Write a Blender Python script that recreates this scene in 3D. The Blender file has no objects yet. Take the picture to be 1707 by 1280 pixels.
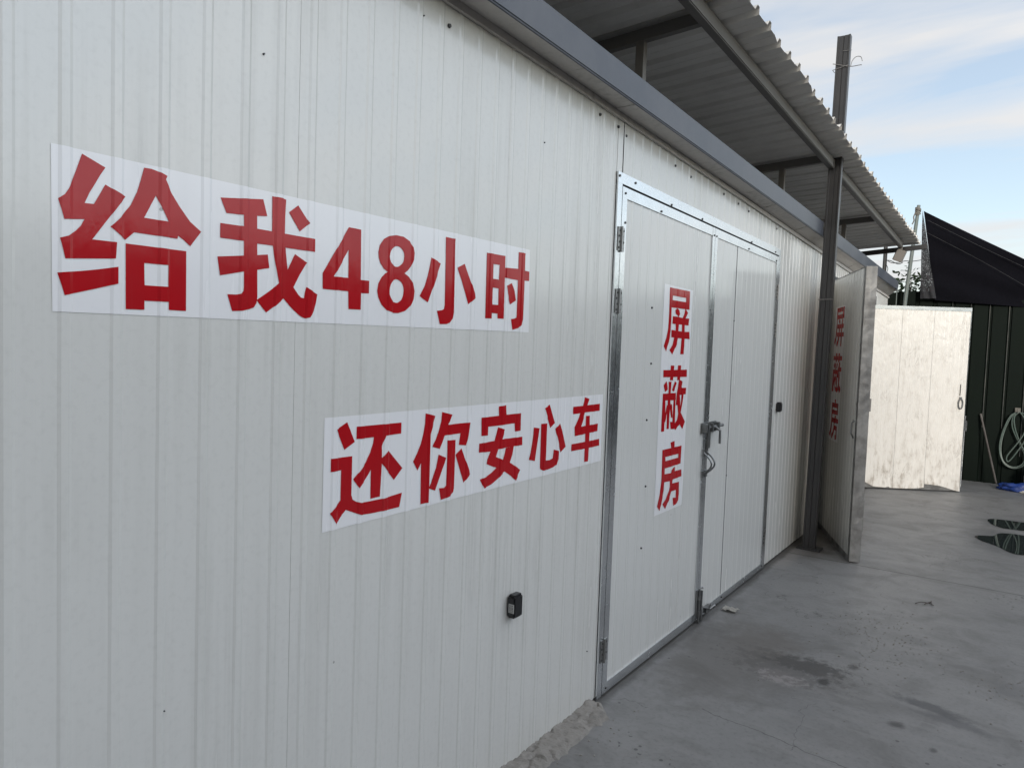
import bpy, bmesh, math, random
from mathutils import Vector, Matrix
from mathutils.geometry import delaunay_2d_cdt
random.seed(7)
S = bpy.context.scene
COL = S.collection
R = math.radians

# ------------------------------------------------------------------ camera
cam_d = bpy.data.cameras.new('camera'); cam = bpy.data.objects.new('camera', cam_d); COL.objects.link(cam)
S.camera = cam
cam_d.sensor_width = 36.0; cam_d.lens = 36.0 * 1180 / 1707; cam_d.sensor_fit = 'HORIZONTAL'
cam_d.clip_start = 0.02; cam_d.clip_end = 600
r = Vector((0.81259765, 0.58177457, 0.03497723)); u = Vector((-0.05822494, 0.02132016, 0.9980758)); f = Vector((-0.5799094, 0.8130706, -0.0511985))
m = Matrix((r, u, -f)).transposed().to_4x4(); m.translation = Vector((1.493, 0, 1.6)); cam.matrix_world = m

# ------------------------------------------------------------------ world, sun, exposure
SUN_EL, SUN_AZ = 15.0, 153.0            # azimuth clockwise from +Y (the far end of the yard)
W = bpy.data.worlds.new('World'); S.world = W; W.use_nodes = True
nt = W.node_tree; nt.nodes.clear()
def N(nt, t, **kw):
    n = nt.nodes.new(t)
    for k, v in kw.items():
        if k in n.inputs.keys(): n.inputs[k].default_value = v
        else: setattr(n, k, v)
    return n
out = N(nt, 'ShaderNodeOutputWorld'); bg = N(nt, 'ShaderNodeBackground', Strength=0.09)
sky = N(nt, 'ShaderNodeTexSky'); sky.sky_type = 'NISHITA'; sky.sun_disc = False
sky.sun_elevation = R(SUN_EL); sky.sun_rotation = R(SUN_AZ); sky.air_density = 1.0; sky.dust_density = 0.7; sky.ozone_density = 1.0
tc = N(nt, 'ShaderNodeTexCoord'); sep = N(nt, 'ShaderNodeSeparateXYZ'); nt.links.new(tc.outputs['Generated'], sep.inputs[0])
def M(nt, op, a, b=None, c=None, clamp=False):
    n = nt.nodes.new('ShaderNodeMath'); n.operation = op; n.use_clamp = clamp
    for i, v in enumerate((a, b, c)):
        if v is None: continue
        if hasattr(v, 'is_output'): nt.links.new(v, n.inputs[i])
        else: n.inputs[i].default_value = v
    return n.outputs[0]
zz = M(nt, 'ADD', M(nt, 'MAXIMUM', sep.outputs['Z'], 0.0), 0.22)
cx = M(nt, 'DIVIDE', sep.outputs['X'], zz); cy = M(nt, 'DIVIDE', sep.outputs['Y'], zz)
cv = N(nt, 'ShaderNodeCombineXYZ'); nt.links.new(M(nt, 'MULTIPLY', cx, 0.42), cv.inputs[0]); nt.links.new(M(nt, 'MULTIPLY', cy, 1.5), cv.inputs[1])
n1 = N(nt, 'ShaderNodeTexNoise', Scale=1.6, Detail=7.0, Roughness=0.55, Distortion=0.35); nt.links.new(cv.outputs[0], n1.inputs['Vector'])
cr = N(nt, 'ShaderNodeValToRGB'); nt.links.new(n1.outputs[0], cr.inputs[0])
cr.color_ramp.elements[0].position = 0.41; cr.color_ramp.elements[0].color = (0.34, 0.34, 0.34, 1)
cr.color_ramp.elements[1].position = 0.60; cr.color_ramp.elements[1].color = (0.97, 0.97, 0.97, 1)
mix = N(nt, 'ShaderNodeMix'); mix.data_type = 'RGBA'
nt.links.new(cr.outputs[0], mix.inputs[0]); nt.links.new(sky.outputs[0], mix.inputs[6]); mix.inputs[7].default_value = (4.45, 4.45, 4.48, 1)
dt = nt.nodes.new('ShaderNodeVectorMath'); dt.operation = 'DOT_PRODUCT'; nt.links.new(tc.outputs['Generated'], dt.inputs[0]); dt.inputs[1].default_value = Vector((0.86, 0.22, 0.46)).normalized()
sky_boost = M(nt, 'ADD', M(nt, 'MULTIPLY', M(nt, 'POWER', M(nt, 'MAXIMUM', dt.outputs['Value'], 0.0), 4.0), 2.9), 1.0)   # brightening added to the unseen side of the sky to light the wall
vs_ = nt.nodes.new('ShaderNodeVectorMath'); vs_.operation = 'SCALE'; nt.links.new(mix.outputs[2], vs_.inputs[0]); nt.links.new(sky_boost, vs_.inputs['Scale'])
nt.links.new(vs_.outputs[0], bg.inputs[0])
nt.links.new(bg.outputs[0], out.inputs[0])

sd = bpy.data.lights.new('sun', 'SUN'); so = bpy.data.objects.new('sun', sd); COL.objects.link(so)
sd.energy = 1.2; sd.angle = R(10); sd.color = (1.0, 0.94, 0.86)
az, el = R(SUN_AZ), R(SUN_EL)
sdir = Vector((math.sin(az) * math.cos(el), math.cos(az) * math.cos(el), math.sin(el)))
so.rotation_euler = sdir.to_track_quat('Z', 'Y').to_euler()
S.view_settings.view_transform = 'Standard'; S.view_settings.look = 'None'
S.view_settings.exposure = 1.02; S.view_settings.gamma = 1.0

# ------------------------------------------------------------------ materials
def mat(name, col, rough=0.5, metal=0.0, spec=0.5):
    mt = bpy.data.materials.new(name); mt.use_nodes = True
    b = mt.node_tree.nodes['Principled BSDF']
    b.inputs['Base Color'].default_value = (*col, 1); b.inputs['Roughness'].default_value = rough
    b.inputs['Metallic'].default_value = metal; b.inputs['Specular IOR Level'].default_value = spec
    return mt, mt.node_tree, b
def coords(nt, scale=(1, 1, 1), kind='Object'):
    t = nt.nodes.new('ShaderNodeTexCoord'); mp = nt.nodes.new('ShaderNodeMapping'); mp.inputs['Scale'].default_value = scale
    nt.links.new(t.outputs[kind], mp.inputs['Vector']); return mp.outputs[0]
def noise(nt, vec, scale, detail=4, rough=0.5, dist=0.0):
    n = N(nt, 'ShaderNodeTexNoise', Scale=scale, Detail=float(detail), Roughness=rough, Distortion=dist); nt.links.new(vec, n.inputs['Vector']); return n.outputs[0]
def ramp(nt, fac, stops):
    c = nt.nodes.new('ShaderNodeValToRGB'); nt.links.new(fac, c.inputs[0]); e = c.color_ramp.elements
    while len(e) < len(stops): e.new(0.5)
    for i, (p, v) in enumerate(stops):
        e[i].position = p; e[i].color = (*v, 1) if isinstance(v, tuple) else (v, v, v, 1)
    return c.outputs[0]
def mixc(nt, fac, a, b, mode='MIX'):
    n = nt.nodes.new('ShaderNodeMix'); n.data_type = 'RGBA'; n.blend_type = mode
    for i, v in ((0, fac), (6, a), (7, b)):
        if hasattr(v, 'is_output'): nt.links.new(v, n.inputs[i])
        elif isinstance(v, tuple): n.inputs[i].default_value = (*v, 1)
        else: n.inputs[i].default_value = v
    return n.outputs[2]
def bump(nt, b, h, strength, dist=0.01):
    n = nt.nodes.new('ShaderNodeBump'); n.inputs['Strength'].default_value = strength; n.inputs['Distance'].default_value = dist
    nt.links.new(h, n.inputs['Height']); nt.links.new(n.outputs[0], b.inputs['Normal'])

def white_steel(name, col, dirt=0.14, rough=0.16, bmp=0.45):
    """painted sheet steel: faint roll marks, big soft dents, hanging dirt streaks and specks"""
    mt, nt, b = mat(name, col, rough); b.inputs['IOR'].default_value = 1.6
    v = coords(nt)
    streak = noise(nt, coords(nt, (26, 26, 0.7)), 1.0, 5, 0.6)
    blot = noise(nt, v, 1.7, 4, 0.55)
    fine = noise(nt, v, 60, 3, 0.6)
    d = M(nt, 'MULTIPLY', ramp(nt, streak, [(0.45, 0.0), (0.75, 1.0)]), ramp(nt, blot, [(0.4, 0.0), (0.65, 1.0)]))
    c = mixc(nt, M(nt, 'MULTIPLY', d, dirt * 2.2), col, (0.30, 0.29, 0.25))
    c = mixc(nt, M(nt, 'MULTIPLY', ramp(nt, fine, [(0.5, 0.0), (0.8, 1.0)]), dirt), c, (0.36, 0.35, 0.32))
    sp = nt.nodes.new('ShaderNodeTexVoronoi'); sp.inputs['Scale'].default_value = 9.0; nt.links.new(v, sp.inputs['Vector'])
    spk = M(nt, 'LESS_THAN', sp.outputs['Distance'], 0.035)
    spk = M(nt, 'MULTIPLY', spk, M(nt, 'GREATER_THAN', noise(nt, v, 3.1, 2), 0.56))
    c = mixc(nt, M(nt, 'MULTIPLY', spk, 0.55), c, (0.12, 0.12, 0.10))
    nt.links.new(c, b.inputs['Base Color'])
    rr = M(nt, 'ADD', M(nt, 'MULTIPLY', blot, 0.16), rough - 0.08); rr = M(nt, 'ADD', rr, M(nt, 'MULTIPLY', d, 0.2))
    nt.links.new(rr, b.inputs['Roughness'])
    h = M(nt, 'ADD', M(nt, 'MULTIPLY', noise(nt, coords(nt, (1, 1, 0.35)), 2.6, 2), 1.0), M(nt, 'MULTIPLY', noise(nt, coords(nt, (90, 90, 0.6)), 1.0, 2), 0.05))
    bump(nt, b, h, bmp, 0.012)
    return mt
M_wall = white_steel('white_panel_steel', (0.66, 0.65, 0.61))
M_leaf = white_steel('white_door_steel', (0.65, 0.645, 0.61), 0.08, 0.16)
M_stick = white_steel('sticker_vinyl', (0.80, 0.79, 0.785), 0.03, 0.2, 0.2)
M_soffit = white_steel('soffit_steel', (0.52, 0.49, 0.46), 0.3, 0.45)

def red_vinyl(name, col):
    mt, nt, b = mat(name, col, 0.33, 0, 0.3)
    bl = noise(nt, coords(nt), 7, 4)
    st = noise(nt, coords(nt, (40, 40, 1.5)), 1, 3)
    c = mixc(nt, ramp(nt, bl, [(0.35, 0.0), (0.7, 0.5)]), col, tuple(x * 0.82 for x in col))
    nt.links.new(mixc(nt, ramp(nt, st, [(0.6, 0.0), (0.8, 0.25)]), c, (0.42, 0.06, 0.06)), b.inputs['Base Color'])
    nt.links.new(M(nt, 'ADD', M(nt, 'MULTIPLY', bl, 0.14), 0.07), b.inputs['Roughness'])
    bump(nt, b, M(nt, 'ADD', noise(nt, coords(nt, (1, 1, 0.4)), 5, 2), M(nt, 'MULTIPLY', noise(nt, coords(nt, (1, 1, 0.5)), 38, 3), 0.12)), 0.4, 0.01)
    return mt
M_red = red_vinyl('red_vinyl', (0.42, 0.010, 0.015))

def galv(name, col=(0.74, 0.76, 0.77), rough=0.22, grime=0.08, bmp=0.15):
    mt, nt, b = mat(name, col, rough, 0.92)
    v = coords(nt)
    vo = nt.nodes.new('ShaderNodeTexVoronoi'); vo.inputs['Scale'].default_value = 75; nt.links.new(v, vo.inputs['Vector'])
    sp = nt.nodes.new('ShaderNodeSeparateColor'); nt.links.new(vo.outputs['Color'], sp.inputs[0])
    big = noise(nt, v, 6, 5, 0.6)
    c = mixc(nt, M(nt, 'MULTIPLY', sp.outputs[0], 0.18), col, tuple(x * 0.72 for x in col))
    c = mixc(nt, M(nt, 'MULTIPLY', ramp(nt, big, [(0.45, 0.0), (0.75, 1.0)]), grime), c, (0.16, 0.14, 0.12))
    nt.links.new(c, b.inputs['Base Color'])
    nt.links.new(M(nt, 'ADD', M(nt, 'MULTIPLY', sp.outputs[1], 0.06), M(nt, 'ADD', M(nt, 'MULTIPLY', big, 0.2), rough - 0.12)), b.inputs['Roughness'])
    bump(nt, b, noise(nt, v, 9, 3), bmp, 0.006)
    return mt
M_galv = galv('galvanised_trim')
M_hinge = galv('hinge_steel', (0.34, 0.34, 0.33), 0.4, 0.5)
M_bolt = galv('old_bolt_steel', (0.26, 0.265, 0.265), 0.42, 0.6)

def painted(name, col, rough=0.5, var=0.35, scale=4.0, dust=(0.3, 0.28, 0.25), metal=0.0):
    mt, nt, b = mat(name, col, rough, metal)
    v = coords(nt); n = noise(nt, v, scale, 6, 0.6); s = noise(nt, coords(nt, (14, 14, 1.5)), 1, 4)
    c = mixc(nt, M(nt, 'MULTIPLY', ramp(nt, n, [(0.42, 0.0), (0.72, 1.0)]), var), col, dust)
    c = mixc(nt, M(nt, 'MULTIPLY', ramp(nt, s, [(0.55, 0.0), (0.75, 1.0)]), var * 0.6), c, tuple(x * 0.5 for x in col))
    nt.links.new(c, b.inputs['Base Color'])
    nt.links.new(M(nt, 'ADD', M(nt, 'MULTIPLY', n, 0.25), rough - 0.12), b.inputs['Roughness'])
    bump(nt, b, noise(nt, v, scale * 6, 3), 0.12, 0.004)
    return mt
M_grimy = painted('grimy_edge_steel', (0.26, 0.26, 0.255), 0.45, 0.85, 7.0, (0.07, 0.065, 0.06), 0.4)
M_beam = painted('grey_beam_paint', (0.052, 0.06, 0.078), 0.42, 0.25, 3.0, (0.24, 0.24, 0.25))
M_dark = painted('gap_shade', (0.012, 0.012, 0.012), 0.8, 0.1)
M_frame = painted('canopy_tube_paint', (0.15, 0.142, 0.13), 0.45, 0.3, 5.0, (0.2, 0.19, 0.17))
M_post = painted('post_steel', (0.032, 0.032, 0.033), 0.42, 0.2, 5.0, (0.06, 0.055, 0.05))
M_sheet = painted('canopy_sheet_paint', (0.74, 0.72, 0.68), 0.5, 0.25, 2.0, (0.2, 0.18, 0.15))
M_roof = painted('shed_roof', (0.25, 0.25, 0.25), 0.6)
M_screw = painted('screw_black', (0.03, 0.03, 0.03), 0.4, 0.2)
M_black = painted('black_plastic', (0.012, 0.012, 0.013), 0.35, 0.15, 9.0, (0.05, 0.05, 0.05))
M_label = painted('paper_label', (0.45, 0.45, 0.43), 0.6, 0.15)
M_ink = painted('label_ink', (0.03, 0.03, 0.03), 0.6, 0.1)
M_rubber = painted('black_rubber', (0.02, 0.02, 0.02), 0.5, 0.1)
M_fence = painted('dark_green_fence_paint', (0.0022, 0.0062, 0.0038), 0.6, 0.5, 3.0, (0.005, 0.0095, 0.005))
M_fence.node_tree.nodes['Principled BSDF'].inputs['Specular IOR Level'].default_value = 0.15
M_fseam = painted('fence_seam_steel', (0.03, 0.035, 0.031), 0.5, 0.3)
M_hose = painted('pale_green_hose', (0.10, 0.14, 0.12), 0.4, 0.2)
M_blue = painted('blue_plastic', (0.015, 0.045, 0.22), 0.35, 0.25, 8.0, (0.10, 0.14, 0.30))
M_cloth = painted('pale_sack_cloth', (0.35, 0.32, 0.31), 0.85, 0.4)
M_paper = painted('scrap_paper', (0.55, 0.53, 0.48), 0.7, 0.3, 30.0)
M_wood = painted('dark_stick', (0.06, 0.05, 0.045), 0.6, 0.3)
M_pole = painted('grey_green_pole', (0.13, 0.16, 0.15), 0.5, 0.3)
M_rope = painted('old_rope', (0.16, 0.15, 0.13), 0.85, 0.4, 30.0)
M_box = painted('pale_box_paint', (0.24, 0.225, 0.21), 0.5, 0.2)
M_bark = painted('bark', (0.06, 0.045, 0.035), 0.9, 0.4, 20)
M_wire = painted('tie_wire', (0.25, 0.24, 0.23), 0.4, 0.2, metal=0.6)

# dirty white inner face of the far leaf
def dirty_leaf():
    mt, nt, b = mat('dirty_white_sheet', (0.80, 0.79, 0.75), 0.38, 0.06)
    v = coords(nt); sp = nt.nodes.new('ShaderNodeSeparateXYZ'); t = nt.nodes.new('ShaderNodeTexCoord'); nt.links.new(t.outputs['Object'], sp.inputs[0])
    low = ramp(nt, M(nt, 'ADD', M(nt, 'MULTIPLY', sp.outputs[2], 1.0), M(nt, 'MULTIPLY', noise(nt, v, 5, 4), 0.5)), [(0.2, 1.0), (1.0, 0.0)])
    n = noise(nt, coords(nt, (1, 1, 0.45)), 14, 7, 0.7); n2 = noise(nt, coords(nt, (7, 7, 2)), 2.0, 6, 0.65, 1.2)
    c = mixc(nt, M(nt, 'MULTIPLY', ramp(nt, n, [(0.48, 0.0), (0.72, 1.0)]), M(nt, 'ADD', M(nt, 'MULTIPLY', low, 0.75), 0.28)), (0.82, 0.79, 0.73), (0.28, 0.23, 0.17))
    ln = M(nt, 'SUBTRACT', 1.0, M(nt, 'MULTIPLY', M(nt, 'ABSOLUTE', M(nt, 'SUBTRACT', n2, 0.5)), 30.0), clamp=True)
    gate = ramp(nt, noise(nt, v, 3.0, 3), [(0.5, 0.0), (0.62, 1.0)])
    c = mixc(nt, M(nt, 'MULTIPLY', M(nt, 'MULTIPLY', ln, gate), 0.35), c, (0.22, 0.19, 0.15))
    nt.links.new(c, b.inputs['Base Color'])
    nt.links.new(M(nt, 'ADD', M(nt, 'MULTIPLY', n, 0.3), 0.12), b.inputs['Roughness'])
    h = M(nt, 'ADD', noise(nt, v, 5, 3, 0.5, 1.0), M(nt, 'MULTIPLY', noise(nt, v, 24, 4, 0.6), 0.22))
    bump(nt, b, h, 0.3, 0.02)
    return mt
M_dirty = dirty_leaf()

def concrete():
    mt, nt, b = mat('yard_concrete', (0.2, 0.2, 0.2), 0.55)
    t = nt.nodes.new('ShaderNodeTexCoord'); v = t.outputs['Object']
    sp = nt.nodes.new('ShaderNodeSeparateXYZ'); nt.links.new(v, sp.inputs[0]); X, Y = sp.outputs[0], sp.outputs[1]
    n1 = noise(nt, v, 0.55, 5, 0.55); n2 = noise(nt, v, 3.4, 7, 0.62, 0.6); n3 = noise(nt, v, 45, 5, 0.7)
    trow = noise(nt, coords(nt, (1.1, 4.5, 1)), 2.3, 6, 0.6, 0.8)        # trowel sweeps
    c = mixc(nt, ramp(nt, n1, [(0.3, 0.0), (0.7, 1.0)]), (0.155, 0.156, 0.156), (0.235, 0.232, 0.226))
    c = mixc(nt, M(nt, 'MULTIPLY', ramp(nt, n2, [(0.46, 0.0), (0.68, 1.0)]), 0.55), c, (0.10, 0.098, 0.092))
    c = mixc(nt, M(nt, 'MULTIPLY', ramp(nt, trow, [(0.5, 0.0), (0.68, 1.0)]), 0.45), c, (0.235, 0.232, 0.225))
    c = mixc(nt, M(nt, 'MULTIPLY', ramp(nt, n3, [(0.5, 0.0), (0.75, 1.0)]), 0.5), c, (0.09, 0.09, 0.09))
    def blob(cx, cy, rx, ry, rot=0.0, rag=0.9, edge=0.6, sc=7):
        dx = M(nt, 'SUBTRACT', X, cx); dy = M(nt, 'SUBTRACT', Y, cy); ca, sa = math.cos(rot), math.sin(rot)
        a = M(nt, 'DIVIDE', M(nt, 'ADD', M(nt, 'MULTIPLY', dx, ca), M(nt, 'MULTIPLY', dy, sa)), rx)
        e = M(nt, 'DIVIDE', M(nt, 'SUBTRACT', M(nt, 'MULTIPLY', dy, ca), M(nt, 'MULTIPLY', dx, sa)), ry)
        d = M(nt, 'SQRT', M(nt, 'ADD', M(nt, 'MULTIPLY', a, a), M(nt, 'MULTIPLY', e, e)))
        d = M(nt, 'ADD', d, M(nt, 'MULTIPLY', M(nt, 'SUBTRACT', noise(nt, v, sc, 6, 0.7), 0.5), rag * 2))
        return M(nt, 'DIVIDE', M(nt, 'SUBTRACT', 1.0, d), edge, clamp=True)
    for args, col, k in [((0.32, 3.72, 0.42, 0.75), (0.105, 0.098, 0.09), 0.6), ((0.42, 4.0, 0.25, 0.35), (0.12, 0.11, 0.10), 0.5),
                         ((0.62, 3.64, 0.15, 0.09, 0.0, 1.3, 0.35, 16), (0.27, 0.25, 0.245), 0.6), ((0.69, 3.86, 0.20, 0.11, 0.0, 1.6, 0.35, 18), (0.04, 0.04, 0.04), 0.8), ((0.60, 3.78, 0.30, 0.20, 0.0, 2.2, 0.4, 22), (0.07, 0.066, 0.062), 0.55),
                         ((0.80, 3.72, 0.035, 0.05), (0.03, 0.03, 0.03), 0.9), ((0.885, 4.0, 0.035, 0.05), (0.05, 0.05, 0.05), 0.8),
                         ((1.26, 3.77, 0.20, 0.055, -0.25, 1.0, 0.5, 12), (0.06, 0.062, 0.066), 0.8), ((1.35, 3.68, 0.22, 0.05, -0.15, 1.0, 0.6, 12), (0.07, 0.072, 0.076), 0.6), ((1.15, 3.5, 0.045, 0.04), (0.05, 0.05, 0.05), 0.9),
                         ((1.3, 3.36, 0.02, 0.03), (0.05, 0.05, 0.05), 0.8), ((1.08, 4.62, 0.16, 0.10), (0.12, 0.12, 0.12), 0.5),
                         ((0.06, 6.9, 0.5, 1.1), (0.10, 0.085, 0.07), 0.7), ((1.55, 4.25, 0.12, 0.14), (0.12, 0.12, 0.12), 0.6),
                         ((0.06, 5.9, 0.12, 0.5), (0.27, 0.25, 0.235), 0.55), ((1.48, 7.78, 0.34, 0.62, 0.0, 0.5, 0.4), (0.075, 0.078, 0.08), 0.6), ((1.56, 8.67, 0.34, 0.34, 0.0, 0.5, 0.4), (0.075, 0.078, 0.08), 0.6)]:
        c = mixc(nt, M(nt, 'MULTIPLY', blob(*args), k), c, col)
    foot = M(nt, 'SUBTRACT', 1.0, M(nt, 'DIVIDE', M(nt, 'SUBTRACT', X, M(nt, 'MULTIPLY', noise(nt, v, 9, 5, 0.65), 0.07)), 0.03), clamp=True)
    c = mixc(nt, M(nt, 'MULTIPLY', foot, 0.7), c, (0.04, 0.036, 0.03))                       # contact shadow painted into the colour along the wall foot, with some dirt
    vc = nt.nodes.new('ShaderNodeTexVoronoi'); vc.feature = 'DISTANCE_TO_EDGE'; vc.inputs['Scale'].default_value = 0.55
    wv = nt.nodes.new('ShaderNodeVectorMath'); wv.operation = 'ADD'; nt.links.new(v, wv.inputs[0])
    wn = nt.nodes.new('ShaderNodeTexNoise'); wn.inputs['Scale'].default_value = 2.5; wn.inputs['Detail'].default_value = 6.0; nt.links.new(v, wn.inputs['Vector'])
    nt.links.new(wn.outputs['Color'], wv.inputs[1]); nt.links.new(wv.outputs[0], vc.inputs['Vector'])
    crk = M(nt, 'MULTIPLY', M(nt, 'LESS_THAN', vc.outputs['Distance'], 0.0016), M(nt, 'GREATER_THAN', noise(nt, v, 1.3, 3), 0.5))
    c = mixc(nt, M(nt, 'MULTIPLY', crk, 0.6), c, (0.05, 0.05, 0.05))
    # pitting: small dark holes gathered in patches
    vo = nt.nodes.new('ShaderNodeTexVoronoi'); vo.inputs['Scale'].default_value = 26; nt.links.new(v, vo.inputs['Vector'])
    pit = M(nt, 'MULTIPLY', M(nt, 'LESS_THAN', vo.outputs['Distance'], 0.22), M(nt, 'GREATER_THAN', noise(nt, v, 2.2, 4, 0.6), 0.615))
    c = mixc(nt, M(nt, 'MULTIPLY', pit, 0.75), c, (0.05, 0.05, 0.05))
    # the saw-cut joint and the hairline crack
    def line(y0, slope, x0, width, wob, wsc, xa=None, xb=None):
        yy = M(nt, 'SUBTRACT', Y, M(nt, 'ADD', M(nt, 'MULTIPLY', M(nt, 'SUBTRACT', X, x0), slope), y0))
        yy = M(nt, 'ADD', yy, M(nt, 'MULTIPLY', M(nt, 'SUBTRACT', noise(nt, v, wsc, 4, 0.6), 0.5), wob))
        return M(nt, 'LESS_THAN', M(nt, 'ABSOLUTE', yy), width)
    j = line(6.037, 0.016, 0.5, 0.008, 0.01, 8)
    c = mixc(nt, M(nt, 'MULTIPLY', j, 0.8), c, (0.04, 0.04, 0.04))
    k = M(nt, 'MULTIPLY', line(3.06, -0.12, 0.5, 0.0022, 0.09, 5), M(nt, 'GREATER_THAN', X, 0.42))
    c = mixc(nt, M(nt, 'MULTIPLY', k, 0.75), c, (0.05, 0.05, 0.05))
    j2 = line(9.2, 0.016, 0.5, 0.006, 0.01, 8)
    c = mixc(nt, M(nt, 'MULTIPLY', j2, 0.5), c, (0.07, 0.07, 0.07))
    nt.links.new(c, b.inputs['Base Color'])
    nt.links.new(M(nt, 'ADD', M(nt, 'MULTIPLY', n2, 0.3), 0.36), b.inputs['Roughness'])
    bump(nt, b, M(nt, 'ADD', M(nt, 'MULTIPLY', n3, 0.25), n2), 0.2, 0.012)
    return mt
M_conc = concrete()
def mortar():
    mt, nt, b = mat('rough_mortar', (0.3, 0.28, 0.25), 0.9); v = coords(nt)
    n = noise(nt, v, 16, 8, 0.7); n2 = noise(nt, v, 4, 4)
    nt.links.new(mixc(nt, n2, mixc(nt, ramp(nt, n, [(0.35, 0.0), (0.65, 1.0)]), (0.17, 0.16, 0.148), (0.36, 0.335, 0.305)), (0.27, 0.255, 0.23)), b.inputs['Base Color'])
    bump(nt, b, n, 0.8, 0.02); return mt
M_mort = mortar()
def water():
    mt, nt, b = mat('puddle_water', (0.02, 0.025, 0.025), 0.02, 0, 0.6)
    bump(nt, b, noise(nt, coords(nt), 6, 2), 0.02, 0.002); return mt
M_water = water()
def netmat(name, c1, c2, hole):
    mt, nt, b = mat(name, c1, 0.9, 0, 0.08); v = coords(nt)
    n = noise(nt, v, 90, 4, 0.7); nt.links.new(mixc(nt, n, c1, c2), b.inputs['Base Color'])
    b.inputs['Alpha'].default_value = 1.0
    nt.links.new(M(nt, 'GREATER_THAN', noise(nt, v, 160, 2, 0.5), hole), b.inputs['Alpha'])
    bump(nt, b, noise(nt, v, 7, 3), 0.5, 0.03); return mt
M_net = netmat('black_shade_net', (0.003, 0.003, 0.005), (0.007, 0.007, 0.01), 0.0)
M_net2 = netmat('sparse_shade_net', (0.02, 0.021, 0.024), (0.06, 0.06, 0.065), 0.36)
def leafmat(name, a, c):
    mt, nt, b = mat(name, a, 0.7, 0, 0.1)
    oi = nt.nodes.new('ShaderNodeNewGeometry'); nt.links.new(mixc(nt, oi.outputs['Random Per Island'], a, c), b.inputs['Base Color']); return mt
M_green = leafmat('tree_leaves', (0.012, 0.022, 0.010), (0.035, 0.055, 0.025))
M_flow = leafmat('blossom_leaves', (0.035, 0.05, 0.025), (0.30, 0.06, 0.08))

# ------------------------------------------------------------------ helpers
def link(name, me, mt, parent=None, loc=None):
    o = bpy.data.objects.new(name, me); COL.objects.link(o)
    if mt is not None and not me.materials: me.materials.append(mt)
    if parent: o.parent = parent
    if loc: o.location = loc
    return o
def meshobj(name, bm, mt, parent=None, smooth=False, loc=None):
    me = bpy.data.meshes.new(name); bmesh.ops.recalc_face_normals(bm, faces=bm.faces); bm.to_mesh(me); bm.free()
    if smooth: me.polygons.foreach_set('use_smooth', [True] * len(me.polygons))
    return link(name, me, mt, parent, loc)
def thing(name, label, cat, loc=(0, 0, 0), group=None, rotz=0.0):
    o = bpy.data.objects.new(name, None); COL.objects.link(o); o.location = loc; o.rotation_euler = (0, 0, rotz); o.empty_display_size = 0.1
    o['label'] = label; o['category'] = cat
    if group: o['group'] = group
    return o
def tag(o, label, cat, group=None):
    o['label'] = label; o['category'] = cat
    if group: o['group'] = group
    return o
def box(bm, x0, x1, y0, y1, z0, z1, bev=0.0):
    vs = [bm.verts.new(p) for p in ((x0, y0, z0), (x1, y0, z0), (x1, y1, z0), (x0, y1, z0), (x0, y0, z1), (x1, y0, z1), (x1, y1, z1), (x0, y1, z1))]
    fs = [bm.faces.new([vs[i] for i in q]) for q in ((3, 2, 1, 0), (4, 5, 6, 7), (0, 1, 5, 4), (1, 2, 6, 5), (2, 3, 7, 6), (3, 0, 4, 7))]
    if bev:
        es = {e for fc in fs for e in fc.edges}
        bmesh.ops.bevel(bm, geom=list(es), offset=bev, segments=2, affect='EDGES')
def hexa(bm, pts):
    vs = [bm.verts.new(p) for p in pts]
    for q in ((3, 2, 1, 0), (4, 5, 6, 7), (0, 1, 5, 4), (1, 2, 6, 5), (2, 3, 7, 6), (3, 0, 4, 7)): bm.faces.new([vs[i] for i in q])
def bar(bm, a, b, w, h, up=(0, 0, 1)):
    a, b = Vector(a), Vector(b); d = (b - a).normalized(); s = d.cross(Vector(up)).normalized(); t = s.cross(d)
    P = []
    for p in (a, b):
        P += [p - s * w / 2 - t * h / 2, p + s * w / 2 - t * h / 2, p + s * w / 2 + t * h / 2, p - s * w / 2 + t * h / 2]
    hexa(bm, P)
def tube(bm, pts, rad, seg=8, closed=False):
    pts = [Vector(p) for p in pts]; n = len(pts); rings = []
    rads = rad if isinstance(rad, (list, tuple)) else [rad] * n
    prev = None
    for i, p in enumerate(pts):
        a = pts[(i - 1) % n] if (closed or i) else p; c = pts[(i + 1) % n] if (closed or i < n - 1) else p
        d = (c - a).normalized()
        if prev is None: s = d.orthogonal().normalized()
        else: s = (prev - d * prev.dot(d)).normalized()
        prev = s; t = d.cross(s)
        rings.append([bm.verts.new(p + (s * math.cos(2 * math.pi * k / seg) + t * math.sin(2 * math.pi * k / seg)) * rads[i]) for k in range(seg)])
    for i in range(n if closed else n - 1):
        A, B = rings[i], rings[(i + 1) % n]
        for k in range(seg): bm.faces.new((A[k], A[(k + 1) % seg], B[(k + 1) % seg], B[k]))
    if not closed:
        bm.faces.new(list(reversed(rings[0]))); bm.faces.new(rings[-1])
def lerp(a, b, t): return a + (b - a) * t
def smooth_path(pts, n=6):
    out = []
    P = [Vector(p) for p in pts]
    for i in range(len(P) - 1):
        p0 = P[max(i - 1, 0)]; p1 = P[i]; p2 = P[i + 1]; p3 = P[min(i + 2, len(P) - 1)]
        for k in range(n):
            t = k / n
            out.append(0.5 * ((2 * p1) + (p2 - p0) * t + (2 * p0 - 5 * p1 + 4 * p2 - p3) * t * t + (3 * p1 - p0 - 3 * p2 + p3) * t ** 3))
    out.append(P[-1]); return out

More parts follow.
